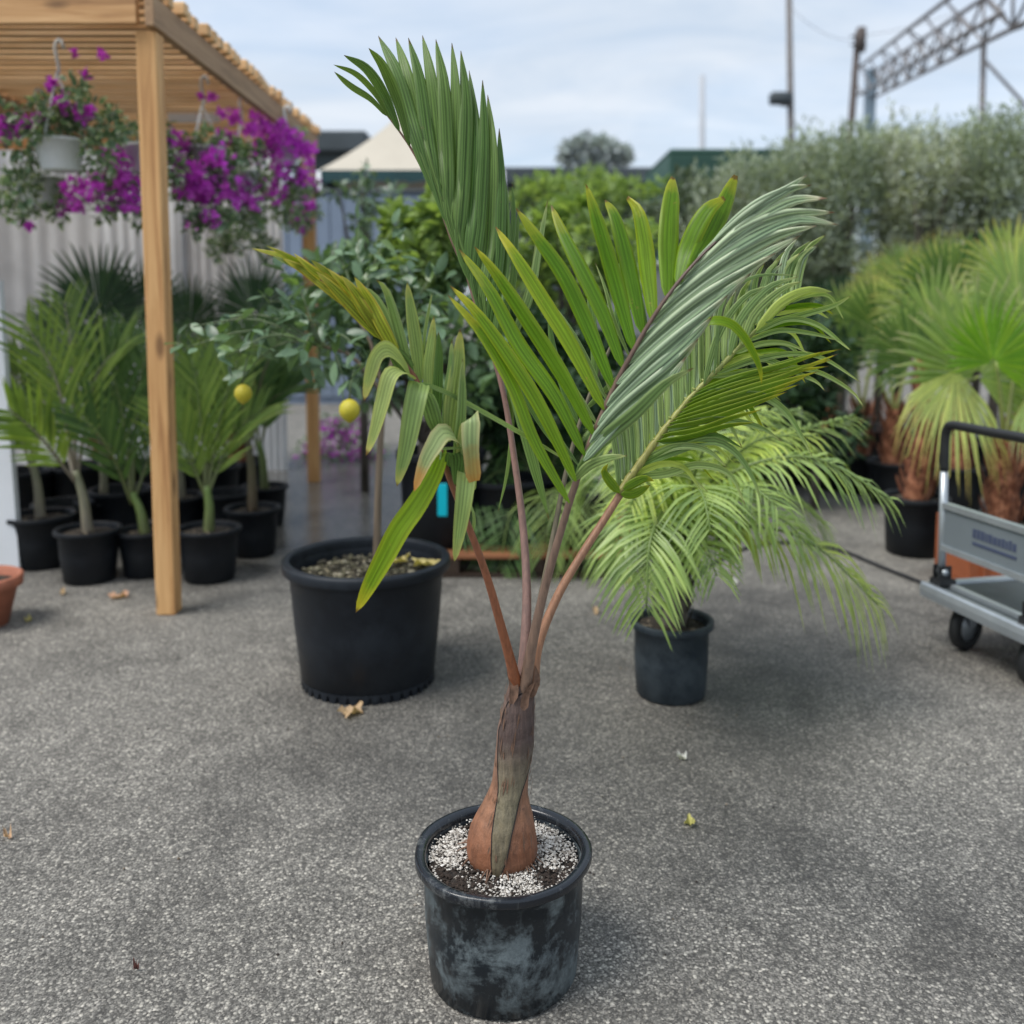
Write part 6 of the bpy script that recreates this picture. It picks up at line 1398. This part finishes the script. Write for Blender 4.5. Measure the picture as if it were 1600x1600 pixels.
for pts, w_ in (([(1064, 642), (1120, 622), (1220, 590), (1309, 553)], 13), ([(1076, 626), (1140, 604), (1230, 580), (1300, 562)], 12), ([(1092, 610), (1150, 590), (1220, 572), (1290, 548)], 12), ([(1052, 656), (1110, 640), (1190, 616), (1262, 588)], 12), ([(1042, 668), (1100, 658), (1160, 638), (1230, 612)], 11), ([(1034, 680), (1090, 672), (1140, 654), (1190, 640)], 11), ([(1070, 634), (1130, 612), (1226, 584), (1296, 572)], 11), ([(1058, 650), (1116, 630), (1206, 602), (1280, 580)], 12), ([(1086, 616), (1146, 596), (1230, 566), (1316, 545)], 11), ([(1046, 662), (1104, 648), (1176, 626), (1250, 600)], 11), ([(1026, 690), (1080, 682), (1134, 666), (1180, 660)], 11)):
    leaflet(fR, [(x, y, .09 - .03 * j) for j, (x, y) in enumerate(pts)], w_, HY, 10, .4, 12, .5, .4)
ra = random.Random(44)
for i in range(22):                                          # long thin arching leaflets of the viewer's right-hand row
    q = .08 + .88 * i / 21; j = min(int(q * 10.2), 10); f_ = q * 10.2 - j
    x0, y0 = rach[j][0] * (1 - f_) + rach[j + 1][0] * f_, rach[j][1] * (1 - f_) + rach[j + 1][1] * f_
    ln = ra.uniform(110, 165) * (1 - .35 * q); up_ = ra.uniform(-.40, -.12); dd0 = .09 + .07 * q; lift = ra.uniform(-.03, .10)
    pts = [(x0, y0, dd0), (x0 + ln * .4, y0 + ln * (up_ * .45), dd0 - .02 + lift), (x0 + ln * .75, y0 + ln * (up_ * .35), dd0 - .04 + lift), (x0 + ln, y0 + ln * ra.uniform(.05, .35), dd0 - .05 + lift)]
    folded(fR, pts, ra.uniform(8, 12), (HP, PL_SUN, HY)[i % 3], base=.6, peak=.3, fold=.35, tilt=ra.uniform(0, 40))
for pts in ([(968, 770), (950, 748), (944, 735), (950, 725)], [(974, 764), (1000, 750), (1012, 748), (1022, 752)], [(970, 772), (990, 772), (1006, 764), (1016, 758)]):
    leaflet(fR, [(x, y, .06) for x, y in pts], 18, HY, 0, .4, 8)

# --- unopened spear frond, grey green, behind the others
fS = frond('frond', [(822, 1070, .01), (832, 1000, .03), (848, 920, .05), (866, 830, .08), (884, 740, .10), (906, 660, .12), (932, 590, .14), (960, 530, .15), (985, 480, .16)], .0095, .0035, PGRY)
fS['label'] = 'thin grey green stalk of a frond hidden behind the great one'
for pts, w_ in (([(905, 665), (880, 600), (864, 540), (856, 480)], 18), ([(930, 596), (930, 540), (924, 490), (918, 440)], 18), ([(890, 720), (846, 660), (816, 610), (790, 560)], 16), ([(960, 532), (968, 480), (970, 430), (972, 390)], 18), ([(880, 760), (840, 700), (820, 650), (806, 600)], 12), ([(915, 640), (946, 610), (966, 590), (990, 585)], 12)):
    leaflet(fS, [(x, y, .12 + .02 * j) for j, (x, y) in enumerate(pts)], w_, HD, 20, .35, 10)
